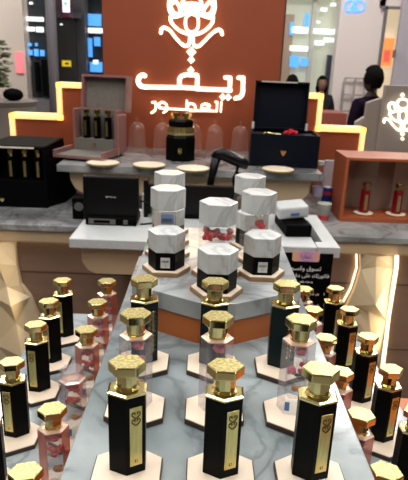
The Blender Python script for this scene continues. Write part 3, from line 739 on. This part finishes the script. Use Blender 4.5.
# navy open box
NX, NY = .388, 2.66
t = thing('gift_box', 'dark navy gift box with its lid standing open, right end of the marble shelf', 'gift box', (NX, NY, SZ), -.06)
bm = bmesh.new(); bw = .158
box(bm, -bw, bw+.01, -.12, .12, 0, .012); box(bm, -bw, -bw+.010, -.12, .12, .012, .155); box(bm, bw, bw+.01, -.12, .12, .012, .155); box(bm, -bw+.01, bw, -.12, -.11, .012, .155); box(bm, -bw+.01, bw, .11, .12, .012, .155)
fin('box_body', bm, NAVY, t)
fin('side_band', bx(-bw-.002, -bw, -.115, .115, .003, .15), BRN2, t)
fin('insert', bx(-bw+.01, bw, -.11, .11, .012, .14), NAVYV, t)
bm = bmesh.new(); lw = .135
box(bm, -lw, lw, .01, .02, 0, .235); box(bm, -lw, -lw+.008, -.03, .01, 0, .235); box(bm, lw-.008, lw, -.03, .01, 0, .235); box(bm, -lw+.008, lw-.008, -.03, .01, .227, .235); box(bm, -lw+.008, lw-.008, -.03, .01, 0, .008)
lid = fin('lid', bm, NAVY, t); lid.location = (-.012, .115, .155); lid.rotation_euler = (-.06, 0, 0)
fin('lid_rim', bx(-lw+.03, lw-.06, -.031, -.03, .2285, .2345), SILV, lid)
fin('hinge', bx(-lw-.006, -lw+.006, -.04, -.031, 0, .035), SILV, lid); fin('hinge', bx(lw-.006, lw+.006, -.04, -.031, 0, .035), SILV, lid)
bm = bmesh.new()
hp = [(-.014, .010), (-.009, .015), (0, .012), (.009, .015), (.014, .010), (.010, 0), (0, -.012), (-.010, 0)]
a = [bm.verts.new((x, -.1212, .066+z)) for x, z in hp]; b = [bm.verts.new((x, -.1245, .066+z)) for x, z in hp]
bm.faces.new(a); bm.faces.new(b)
for i in range(8): bm.faces.new((a[i], a[(i+1) % 8], b[(i+1) % 8], b[i]))
fin('clasp', bm, GOLD, t)
bm = bmesh.new(); [blob(bm, (.02+.02*k, 0, .15+.006*(k % 2)), .016, k, .25, 2, (1, 1, .7)) for k in range(3)]
tag(fin('flower', bm, RED, loc=(NX, NY, SZ+.002)), 'red flower lying inside the open navy box', 'flower')
bm = tube(bmesh.new(), smoothpath([(-.10, 0, .0), (-.085, 0, .010), (-.06, 0, .006), (-.02, 0, .002)]), .0025, 8)
tag(fin('gold_spoon', bm, GOLD, loc=(NX+.0, NY-.05, SZ+.1465)), 'thin gold tool lying in the open navy box, left of the red flower', 'tool')

# black case at the left
BX, BY = -.80, 2.44
t = thing('perfume_case', 'large black open fronted perfume case on the lower counter at the left edge', 'perfume case', (BX, BY, .90), 0)
bm = bmesh.new(); cw = .20
box(bm, -cw, .07, 0, .34, 0, .128); box(bm, -cw, .07, .10, .34, .128, .25); box(bm, -cw, -cw+.015, 0, .10, .128, .25); box(bm, .055, .07, 0, .10, .128, .274); box(bm, -cw, .07, .10, .34, .25, .274)

fin('case_body', bm, BLKM, t)
lid = fin('lid', bx(-cw-.01, .072, .0, .34, .25+.024, .292), BLKM, t, bevel=.01)
fin('side_wing', prism(bmesh.new(), [(.0705, .03), (.122, .12), (.122, .36), (.0705, .36)], 0, .225), BLKM, t)
fin('beige_strip', bx(-cw, .02, -.0015, -.0003, .280, .287), CREAM, lid)
bm = bmesh.new(); q = [(-.012, .008), (.012, .008), (.007, -.004), (0, -.009), (-.007, -.004)]
a = [bm.verts.new((-.145+x, -.0006, .033+z)) for x, z in q]; b = [bm.verts.new((-.145+x, -.004, .033+z)) for x, z in q]
bm.faces.new(a); bm.faces.new(b)
for i in range(5): bm.faces.new((a[i], a[(i+1) % 5], b[(i+1) % 5], b[i]))
fin('clasp', bm, GOLD, t)
for k, px in enumerate((12, 26, 39)):
    p = at(px, 165, BY+.05)
    place(cb, p.x, BY+.045, 1.0285, 'slim black bottle with gold label, %s in the large black case' % ('left one', 'middle one', 'right one')[k], 'bottles in the black case', rz=0)

# little black speaker beside the register
p = at(80, 200, 2.30)
t = thing('speaker', 'small black speaker on the counter left of the register', 'speaker', (p.x, 2.30, .90))
fin('cabinet', bx(-.03, .03, -.03, .04, 0, .10), BLKM, t, bevel=.006)
fin('grille', lathe(bmesh.new(), [(0, 0), (.02, 0), (.02, .002), (0, .003)], 20), GREYP, t).matrix_local = Matrix.Translation((0, -.030, .06)) @ Matrix.Rotation(PI/2, 4, 'X')

# orange open display box at the right
OX0, OX1, OY0, OY1 = .648, 1.06, 2.40, 2.62
t = thing('display_box', 'open fronted orange display box with taupe lining on the right counter', 'display box', (0, 0, .90))
Zt = .302
bm = bmesh.new(); box(bm, OX0, OX1, OY0, OY1, 0, .022); box(bm, OX0, OX1, OY0, OY1, Zt-.014, Zt); box(bm, OX0, OX0+.016, OY0, OY1, .022, Zt-.014); box(bm, OX1-.016, OX1, OY0, OY1, .022, Zt-.014); box(bm, OX0+.016, OX1-.016, OY1-.008, OY1, .022, Zt-.014)
ORB = noisy('orange_leatherette', (.36, .085, .03), (.33, .078, .028), 60, .4)
fin('frame', bm, ORB, t, bevel=.002)
TAUPE = mat('taupe_satin', (.40, .31, .25), .3, .3)
bm = bmesh.new(); w = (OX1-OX0-.032)/4; y0 = OY1-.012; y1 = OY1-.055
xs = [OX0+.017, OX0+.017+w*.9, OX0+.016+2*w*.98, OX0+.016+3*w, OX1-.017]; ys_ = [y1, y0, y1-.01, y0, y1]
a = [bm.verts.new((x, y, .0225)) for x, y in zip(xs, ys_)]; b = [bm.verts.new((x, y, Zt-.015)) for x, y in zip(xs, ys_)]
c_ = [bm.verts.new((x, OY1-.009, .0225)) for x in xs]; d_ = [bm.verts.new((x, OY1-.009, Zt-.015)) for x in xs]
for i in range(4): bm.faces.new((a[i], a[i+1], b[i+1], b[i])); bm.faces.new((c_[i], c_[i+1], d_[i+1], d_[i])); bm.faces.new((b[i], b[i+1], d_[i+1], d_[i])); bm.faces.new((a[i], a[i+1], c_[i+1], c_[i]))
bm.faces.new((a[0], b[0], d_[0], c_[0])); bm.faces.new((a[4], b[4], d_[4], c_[4]))
fin('folded_back', bm, TAUPE, t)
rb = make_case_bottle(.145, REDG); rb.scale = (1.2, 1.2, 1)
disc = thing('display_disc', '', 'display disc')
fin('base', lathe(bmesh.new(), [(0, 0), (.040, 0), (.046, .004), (.046, .008), (0, .008)], 32), CREAM, disc); fin('rim', lathe(bmesh.new(), [(.046, .002), (.0475, .002), (.0475, .006), (.046, .006)], 32, close=True), GOLDB, disc)
for k, px in enumerate((363, 395.5)):
    p = at(px, 214, 2.47)
    place(disc, p.x, 2.47, .9225, 'round cream disc under the %s red bottle in the orange box' % ('left', 'right')[k], 'discs in the orange box')
    place(rb, p.x, 2.47, .9308, 'ruby red perfume bottle with gold label, %s one in the orange box' % ('left', 'right')[k], 'red bottles in the orange box')

# drinks by the shelf end
p = at(318.5, 190, 2.62)
t = thing('water_bottle', 'clear plastic water bottle with white cap beside the shelf end', 'water bottle', (p.x, 2.62, .90))
fin('bottle', lathe(bmesh.new(), [(0, 0), (.03, 0), (.032, .01), (.032, .15), (.028, .18), (.013, .21), (.013, .225)], 20), ACRY, t, smooth=True)
fin('label', lathe(bmesh.new(), [(.0322, .07), (.0326, .07), (.0326, .115), (.0322, .115)], 20, close=True), mat('lilac_wrap', (.45, .42, .55), .5), t)
fin('cap', lathe(bmesh.new(), [(0, .225), (.016, .225), (.016, .245), (0, .245)], 16), WHITE, t)
for k, (px, lb) in enumerate(((326.5, 'left'), (334.5, 'right'))):
    p = at(px, 200, 2.60+.05*k)
    t = thing('soda_can', 'blue and red soda can behind the paper cup, %s one of the pair' % lb, 'can', (p.x, 2.60+.05*k, .90), 0, 'soda cans by the water bottle')
    fin('body', lathe(bmesh.new(), [(0, 0), (.024, 0), (.027, .006), (.027, .110), (.023, .118), (0, .118)], 20), mat('blue_can', (.01, .03, .22), .3, .4), t, smooth=False)
    fin('red_band', lathe(bmesh.new(), [(.0271, .082), (.0275, .082), (.0275, .100), (.0271, .100)], 20, close=True), mat('red_can_band', (.35, .02, .03), .3), t)
    fin('lid', lathe(bmesh.new(), [(0, .118), (.023, .118), (.022, .121), (0, .120)], 20), mat('tin', (.6, .6, .6), .3, 1), t)
p = at(323.5, 215, 2.42)
t = thing('paper_cup', 'white paper cup with red band on the counter, before the cans', 'paper cup', (p.x, 2.42, .90))
fin('cup', lathe(bmesh.new(), [(0, 0), (.024, 0), (.033, .078), (.034, .080), (.031, .079), (.022, .004), (0, .004)], 24), mat('cup_paper', (.45, .45, .42), .6), t, smooth=True)
fin('red_band', lathe(bmesh.new(), [(.0243, .003), (.0248, .003), (.0275, .024), (.027, .024)], 24, close=True), mat('red_print', (.5, .03, .04), .5), t)

# ------------------------------------------------------------------ people
def person(label, skel, scale, loc, rz, skin, cloth, hair, longhair=False, face=True):
    """skel: standing body as connected joints, grown by the skin modifier"""
    t_ = thing('person', label, 'person', loc, rz); t_.scale = (scale,)*3
    J = {'pel': (0, 0, .95, .15), 'sp': (0, .0, 1.15, .14), 'ch': (0, .01, 1.34, .165), 'nk': (0, .01, 1.48, .062), 'hd': (0, -.005, 1.56, .055),
         'shl': (.17, .01, 1.42, .075), 'ell': (.25, .03, 1.15, .048), 'wrl': (.26, -.10, .92, .032), 'hnl': (.26, -.15, .86, .035),
         'shr': (-.17, .01, 1.42, .075), 'elr': (-.25, .03, 1.15, .048), 'wrr': (-.26, -.10, .92, .032), 'hnr': (-.26, -.15, .86, .035),
         'hil': (.10, 0, .88, .10), 'knl': (.11, -.01, .48, .07), 'anl': (.11, .02, .09, .045), 'tol': (.12, -.14, .035, .035),
         'hir': (-.10, 0, .88, .10), 'knr': (-.11, -.01, .48, .07), 'anr': (-.11, .02, .09, .045), 'tor': (-.12, -.14, .035, .035)}
    E_ = [('pel', 'sp'), ('sp', 'ch'), ('ch', 'nk'), ('nk', 'hd'), ('ch', 'shl'), ('shl', 'ell'), ('ell', 'wrl'), ('wrl', 'hnl'), ('ch', 'shr'), ('shr', 'elr'), ('elr', 'wrr'), ('wrr', 'hnr'),
          ('pel', 'hil'), ('hil', 'knl'), ('knl', 'anl'), ('anl', 'tol'), ('pel', 'hir'), ('hir', 'knr'), ('knr', 'anr'), ('anr', 'tor')]
    ks = list(J); me = bpy.data.meshes.new('body'); me.from_pydata([J[k][:3] for k in ks], [(ks.index(a), ks.index(b)) for a, b in E_], [])
    o = bpy.data.objects.new('body', me); COL.objects.link(o)
    sk = o.modifiers.new('skin', 'SKIN'); sb = o.modifiers.new('sub', 'SUBSURF'); sb.levels = 2; sb.render_levels = 2
    for v, k in zip(me.skin_vertices[0].data if me.skin_vertices else [], ks): v.radius = (J[k][3],)*2
    if not me.skin_vertices: pass
    dg = bpy.context.evaluated_depsgraph_get(); dg.update(); m2 = bpy.data.meshes.new_from_object(o.evaluated_get(dg))
    bpy.data.objects.remove(o)
    # join head into the body mesh
    bm = bmesh.new(); bm.from_mesh(m2)
    g = bmesh.ops.create_uvsphere(bm, u_segments=24, v_segments=16, radius=1)
    for v in g['verts']:
        x, y, z = v.co
        yy = y*.098; zz = z*.122; xx = x*.078*(1-.15*max(0, -z))
        if y < 0: yy *= .93
        if y < -.6 and abs(x) < .25 and -.35 < z < .1: yy -= .018*(1-abs(x)/.25)
        v.co = (xx, yy-.01, 1.655+zz)
    for s in (-1, 1): blob(bm, (s*.079, .0, 1.645), .028, 1, 0, 1, (.3, .6, 1))
    bm.faces.ensure_lookup_table()
    me = bpy.data.meshes.new('body'); 
    for f in bm.faces:
        c = f.calc_center_median(); sk_ = (c.z > 1.50) or (c.z < .90 and abs(c.x) > .21); f.material_index = 0 if sk_ else 1; f.smooth = True
    bm.to_mesh(me); bm.free(); me.materials.append(skin); me.materials.append(cloth)
    b = link(bpy.data.objects.new('body', me)); b.parent = t_
    bm = bmesh.new(); g = bmesh.ops.create_uvsphere(bm, u_segments=24, v_segments=16, radius=1)
    rnd = random.Random(5)
    kill = []
    for v in g['verts']:
        x, y, z = v.co; k = 1+rnd.uniform(-.02, .03)
        if y < -.45 and z < .55 and not False: kill.append(v)
        elif (z < -.45 and y < .25 or z < -.75) and not longhair: kill.append(v)
        v.co = (x*.088*k, y*.108*k+.002, 1.667+z*.125*k)
        if longhair and z < -.2: v.co.z -= .10*(-z); v.co.x *= 1.2
    bmesh.ops.delete(bm, geom=kill, context='VERTS')
    h_ = fin('hair', bm, hair, t_, smooth=True); sd = h_.modifiers.new('s', 'SOLIDIFY'); sd.thickness = .012; sd.offset = 0
    if face:
        for s in (-1, 1): fin('eye', blob(bmesh.new(), (s*.03, -.093, 1.665), .010, 0, 0, 2, (1, .5, .6)), INK, t_)
        fin('mouth', blob(bmesh.new(), (0, -.090, 1.605), .018, 0, 0, 2, (1, .35, .25)), mat('lips', (.30, .09, .07), .5), t_)
    return t_
SKD = mat('dark_skin', (.04, .02, .013), .5); SKM = mat('medium_skin', (.22, .11, .075), .5); HAIR = noisy('black_hair', (.004, .004, .004), (.008, .007, .006), 60, .9, Specular_IOR_Level=.05)
p = at(375, 80, 5.0)
person('dark haired person in a dark purple shirt seen from behind at the right', None, p.z/1.655, (p.x-.02, 5.0, 0), PI+.5, SKD, mat('dark_purple_cloth', (.008, .003, .011), .9, Specular_IOR_Level=.1), HAIR)
p = at(322, 84, 8.0)
person('dark haired person in black facing the camera far behind the right glowing step', None, p.z/1.655, (p.x, 8.0, 0), .1, SKM, mat('black_cloth', (.008, .007, .008), .9), HAIR, longhair=True)
p = at(292, 84, 7.0)
person('dark haired person mostly hidden behind the lid of the navy box', None, p.z/1.655, (p.x, 7.0, 0), 2.8, SKM, mat('charcoal_cloth', (.03, .03, .03), .9), HAIR)

# ------------------------------------------------------------------ mall background
def quadbox(name, x0, y0, x1, y1, Y, m, d=.1, parent=None, zfloor=None, **k):
    """upright board between two photo corners, standing at depth Y with real thickness"""
    ym = (max(y0, -5)+min(y1, 105))/2
    a = at(x0, ym, Y); b = at(x1, ym, Y); a.z = at((x0+x1)/2, y0, Y).z; b.z = at((x0+x1)/2, y1, Y).z
    return fin(name, bx(min(a.x, b.x), max(a.x, b.x), Y, Y+d, zfloor if zfloor is not None else min(a.z, b.z), max(a.z, b.z)), m, parent, **k)
def emis(name, c, e): return mat(name, c, .5, emit=c, es=e)
COLM = mat('beige_stone_cladding', (.72, .64, .57), .5)
DARK = mat('dark_shop_interior', (.025, .025, .032), .5); GREYM = mat('grey_metal', (.22, .21, .23), .35, .3)
DGLASS = mat('dark_shop_glass', (.03, .035, .04), .06)
PGLASS = mat('glowing_shop_glass', (.50, .53, .44), .08, emit=(.85, .9, .7), es=.25)  # glow in the glass stands in for the lit shop interior behind
colm = tag(quadbox('column', -40, -60, 25, 150, 7.0, COLM, 1.0, zfloor=0), 'wide beige clad column at the left edge', 'column')
quadbox('pink_screen', 15.5, 52, 23, 73, 6.97, emis('pink_screen', (.85, .22, .26), .7), .03, colm)
t = thing('shop_window', 'dark shop window with light reflections beside the grey pole', 'shop window', (0, 0, 0))
quadbox('glass', 26, -60, 49, 150, 7.2, DGLASS, .05, t, zfloor=0)
quadbox('bottom_board', 26, 98, 49, 150, 7.15, GREYM, .04, t, zfloor=0)
WL = emis('white_light_line', (.9, .95, .95), 1.3); BL = emis('blue_screen_and_reflection', (.08, .35, .85), 1.1)
lt = quadbox('reflection_line', 26, 17, 43, 21, 7.14, WL, .03, t)  # these small glowing boards imitate reflections in the dark window
quadbox('reflection_line', 27, 27, 34, 31, 7.14, WL, .03, t); quadbox('reflection_line', 36, 27, 43, 32, 7.14, WL, .03, t)
quadbox('reflection_dot', 29, 2, 32, 4, 7.14, WL, .03, t)
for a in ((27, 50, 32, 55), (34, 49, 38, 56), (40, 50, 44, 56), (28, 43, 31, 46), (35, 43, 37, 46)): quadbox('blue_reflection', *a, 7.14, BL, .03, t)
for a in ((35, 62, 39, 92), (42, 60, 47, 96)): quadbox('mannequin_shape', *a, 7.10, BLKM, .05, t)
p = at(53, 60, 6.8)
tag(fin('pole', lathe(bmesh.new(), [(0, 0), (.06, 0), (.06, 5.1), (0, 5.1)], 24), mat('grey_pole_paint', (.24, .23, .27), .35, .2), loc=(p.x, 6.8, 0), smooth=True), 'grey round metal pole between the two dark shop fronts', 'pole')
t = thing('shop_front', 'dark charcoal shop entrance with a small yellow sign', 'shop front', (0, 0, 0))
quadbox('wall', 55, -60, 86, 150, 8.6, mat('charcoal_cladding', (.055, .053, .065), .45), .1, t, zfloor=0)
dr = quadbox('doorway', 58, 18, 76, 150, 8.5, DARK, .09, t, zfloor=0)
quadbox('lintel', 55, 12, 80, 18, 8.45, mat('lintel_grey', (.09, .09, .10), .4), .1, t)
quadbox('yellow_sign', 62, 60.5, 70.5, 66.5, 8.4, emis('yellow_sign', (.65, .50, .02), .9), .03, t)
quadbox('sign_mark', 65, 62.5, 68.5, 64.5, 8.385, INK, .01, bpy.data.objects['yellow_sign'])
quadbox('ceiling_spot', 60, 23.5, 62, 25, 8.4, WL, .03, t)
t = thing('hanging_sign', 'red and white lit box sign projecting above the dark entrance', 'sign', (0, 0, 0))
quadbox('box', 60, -8, 69, 17, 8.0, mat('maroon_sign', (.12, .012, .02), .4), .2, t); quadbox('lit_face', 62.5, -4, 69, 12, 7.95, emis('sign_white', (.8, .85, .95), 1.4), .04, t)
quadbox('lit_mark', 64, 2, 67, 5, 7.92, emis('sign_blue', (.15, .35, .8), 1.2), .02, t)
t = thing('shop_front', 'shop front with blue lit screens and white light strips left of the orange wall', 'shop front', (0, 0, 0))
quadbox('wall', 86, -60, 110, 150, 9.0, DGLASS, .1, t, zfloor=0)
quadbox('frame_post', 85, -60, 88, 150, 8.9, GREYM, .08, t, zfloor=0)
quadbox('ceiling_band', 74, -30, 106, -3, 8.8, emis('band_white', (.75, .72, .66), .55), .08, t)
for a, m_ in (((80, 12, 84, 23), BL), ((88, 14, 101, 26), BL), ((88, 28, 104, 33), WL), ((80, 40, 84, 57), BL), ((88, 38, 92, 57), BL), ((94, 37, 100, 46), BL), ((90, 62, 102, 72), BL), ((93, 60, 98, 64), WL), ((80, 38, 83, 43), WL)):
    quadbox('lit_screen', *a, 8.85, m_, .03, t)
# near left neighbouring kiosk
p = at(4, 95, 5.2); 
t = thing('kiosk_counter', 'grey curved counter of a neighbouring kiosk at the left edge', 'counter', (p.x-.05, 5.3, 0))
zc = at(4, 101, 5.2).z
fin('body', lathe(bmesh.new(), [(0, 0), (.34, 0), (.30, zc-.05), (.33, zc), (0, zc)], 40), mat('grey_laminate', (.20, .18, .165), .5), t, smooth=False)
bm = blob(bmesh.new(), (0, 0, .055), .12, 3, .04, 3, (.8, .6, .5)); 
o = tag(fin('handbag', bm, BLKM, loc=(p.x+.07, 5.25, zc+.004), smooth=True), 'black bag resting on the grey kiosk counter at the left edge', 'bag')
p = at(4, 70, 6.3)
bm = bmesh.new(); rnd = random.Random(2)  # added plant, put where only a faint greenish reflection shows
t = thing('reflection_plant', 'stand-in for a greenish reflection, a pale green plant behind the grey kiosk counter', 'plant', (p.x-.1, 6.2, 0))
for k in range(200):
    a = rnd.uniform(0, 6.28); r_ = rnd.uniform(.02, .20); z = rnd.uniform(1.25, 1.75); blob(bm, (r_*math.cos(a), r_*math.sin(a), z), .05, k, .3, 1, (1, 1, .4))
fin('reflection_foliage', bm, mat('greenish_reflection', (.20, .22, .14), .7), t); fin('added_pot', lathe(bmesh.new(), [(0, 0), (.16, 0), (.20, .5), (.03, .52), (.02, 1.3), (0, 1.3)], 20), GREYM, t)

# right side of the mall
t = thing('shop_front', 'pale glass shop front with light strips right of the orange wall', 'shop front', (0, 0, 0))
quadbox('glass', 270, -80, 337, 160, 9.0, PGLASS, .1, t, zfloor=0)
quadbox('beige_post', 276, 14, 291, 160, 8.9, mat('tan_post', (.42, .31, .22), .5), .08, t, zfloor=0)
quadbox('mullion', 309, -80, 313, 160, 8.9, mat('pale_mullion', (.55, .55, .50), .4), .08, t, zfloor=0)
quadbox('ceiling_band', 276, -60, 336, -4, 8.7, emis('band_cream', (.70, .66, .58), .5), .08, t)
for a, m_ in (((291, 27, 308, 33), WL), ((314, 29, 336, 34), WL), ((290, 46, 308, 51), WL), ((315, 41, 324, 45), WL), ((324, 38, 335, 42), WL), ((290, 56, 299, 67), BL), ((301, 58, 308, 66), BL), ((290, 22, 293, 35), BL), ((305, 13, 309, 27), BL), ((321, 8, 327, 11), WL), ((331, 3, 336, 6), WL), ((317, 21, 320, 23), WL)):
    quadbox('light_strip', *a, 8.85, m_, .03, t)
quadbox('dark_panel', 325, 55, 334, 105, 8.8, mat('dark_screen', (.04, .05, .09), .3), .05, t)
t = thing('shop_wall', 'plain white shop wall with blue lit lettering at the top right', 'wall', (0, 0, 0))
WW = mat('white_shop_wall', (.80, .72, .70), .6)
quadbox('wall', 336, -80, 380, 160, 8.4, WW, .2, t, zfloor=0)
quadbox('wall', 380, -80, 420, 8, 8.4, WW, .2, t)
SB = emis('blue_sign_letters', (.10, .35, .95), 1.5)
for k, (ch, px) in enumerate((('G', 349), ('A', 354.5), ('D', 360))): text('sign_letter', ch, .24, SB, t, tuple(at(px, 7, 8.38)))
p0 = at(345, 78, 8.3); p1 = at(372, 112, 8.3)
bm = bmesh.new()
for k in range(4): x = p0.x+(p1.x-p0.x)*k/3; box(bm, x-.012, x+.012, 8.28, 8.31, p1.z, p0.z)
for k in range(3): z = p1.z+(p0.z-p1.z)*k/2; box(bm, p0.x, p1.x, 8.275, 8.315, z-.012, z+.012)
bm2 = fin('wire_grid', bm, mat('grey_wire', (.40, .37, .36), .4), t)
t = thing('shop_window', 'warm lit doorway with an orange poster, right of the white wall', 'shop window', (0, 0, 0))
quadbox('interior', 381, 8, 400, 160, 8.9, emis('warm_interior', (.75, .62, .42), .75), .1, t, zfloor=0)
quadbox('poster', 383, 38, 393, 66, 8.8, emis('orange_poster', (.85, .30, .08), .9), .04, t); quadbox('poster_figure', 384, 50, 390, 62, 8.77, emis('poster_red', (.75, .12, .08), .8), .02, t)
quadbox('door_frame', 379.5, 6, 382, 160, 8.3, GREYM, .05, t, zfloor=0); quadbox('door_frame', 382, 6, 400, 9, 8.3, GREYM, .05, t)
quadbox('glass_door', 396, -60, 430, 160, 8.2, mat('lilac_glass', (.50, .46, .52), .15), .05, t, zfloor=0)
quadbox('door_handle', 393.5, 50, 396, 58, 8.1, GREYM, .04, t)
tag(quadbox('kiosk_ledge', 314, 113, 348, 128, 6.2, mat('red_brown_laminate', (.30, .075, .055), .5), .5, zfloor=0), 'red brown ledge of another kiosk in front of the person in black', 'counter')
# neighbouring white panels with lit emblem
t = thing('advertising_stand', 'beige upright panel with a lit flower emblem at the right edge', 'panel', (0, 0, 0))
TP = mat('warm_grey_panel', (.30, .26, .235), .5)
PYY = 3.9
quadbox('board', 385, 86, 440, 160, PYY, TP, .06, t, zfloor=0, bevel=.004)
def emb(dx, dy, s, pts): return [(dx+(x-197)/5.44*s, dy+(y-150)/5.44*s) for x, y in pts]
_LY = LY; LY = PYY-.02
bm = bmesh.new(); ex, ey, es_ = 403, 119, .62; W = .011
for pts_ in ([(32, 180), (34, 160), (50, 150), (80, 165), (112, 205), (145, 240), (168, 250), (184, 238), (190, 195)],
             [(365, 188), (360, 168), (343, 162), (312, 180), (270, 222), (240, 250), (218, 250), (207, 230), (207, 195)],
             [(88, 78), (76, 45), (86, 15), (112, 8), (132, 35), (138, 68)], [(312, 88), (325, 50), (318, 20), (296, 12), (272, 40), (262, 72)],
             [(85, 90), (88, 120), (125, 160), (165, 180), (200, 186), (240, 182), (285, 155), (312, 122), (316, 95)],
             [(85, 92), (120, 88), (160, 74), (200, 66), (245, 78), (285, 92), (316, 97)],
             [(165, 125), (172, 90), (200, 75), (230, 90), (236, 125), (228, 160), (200, 175), (173, 160), (165, 125)],
             [(150, 10), (158, 45), (200, 60), (244, 48), (252, 12), (235, -15), (200, -25), (165, -15), (150, 10)]):
    stroke(bm, emb(ex, ey, es_, pts_), W)
fin('lit_emblem', bm, LET2, t)
for (yy, rr_) in ((282, .016), (326, .012), (-60, .014)):
    bm = bmesh.new(); diamond(bm, *emb(ex, ey, es_, [(197, yy)])[0], rr_); fin('diamond', bm, LET2, t)
LY = _LY
a = at(354, 110, 3.9); b = at(385, 87, 3.9); c = at(368, 102, 3.9)
def slant(nm, x0, z0l, x1, z1r, Y, m):
    bm = bmesh.new(); q = [(x0, 0), (x1, 0), (x1, z1r), (x0, z0l)]
    A_ = [bm.verts.new((x, Y, z)) for x, z in q]; B_ = [bm.verts.new((x, Y+.05, z)) for x, z in q]
    bm.faces.new(A_); bm.faces.new(B_[::-1])
    for i in range(4): bm.faces.new((A_[i], A_[(i+1) % 4], B_[(i+1) % 4], B_[i]))
    return fin(nm, bm, m, t, bevel=.004)
p1 = at(368, 103, 3.95); p2 = at(386, 96, 3.95); slant('slanted_board', p1.x, p1.z, p2.x+.02, p2.z, 3.97, TP)
p1 = at(356, 122, 4.05); p2 = at(369, 114, 4.05); slant('slanted_board', p1.x, p1.z, p2.x, p2.z, 4.05, mat('pale_panel', (.42, .37, .34), .5))

# ------------------------------------------------------------------ light and view
w = bpy.data.worlds.new('world'); S.world = w; w.use_nodes = True
w.node_tree.nodes['Background'].inputs[0].default_value = (1, .95, .9, 1); w.node_tree.nodes['Background'].inputs[1].default_value = .2
for k, (x, y, z, e) in enumerate(((-2.2, 4.6, 3.8, 260), (1.8, 5.0, 3.8, 300), (-3, 11, 4.5, 120), (4, 11, 4.5, 120), (0, -4, 4.5, 15))):  # unseen fill lights without fixtures, added to brighten the mall background
    la = bpy.data.lights.new('mall_fill', 'POINT'); la.shadow_soft_size = .4; la.energy = e; la.color = (1, .95, .9)
    lo = link(bpy.data.objects.new('mall_fill', la)); lo.location = (x, y, z)
S.view_settings.view_transform = 'Standard'; S.view_settings.look = 'None'; S.view_settings.exposure = -0.22; S.view_settings.gamma = 1
S.view_settings.use_curve_mapping = False
S.cycles.use_denoising = True
S.cycles.transparent_max_bounces = 24; S.cycles.max_bounces = 8
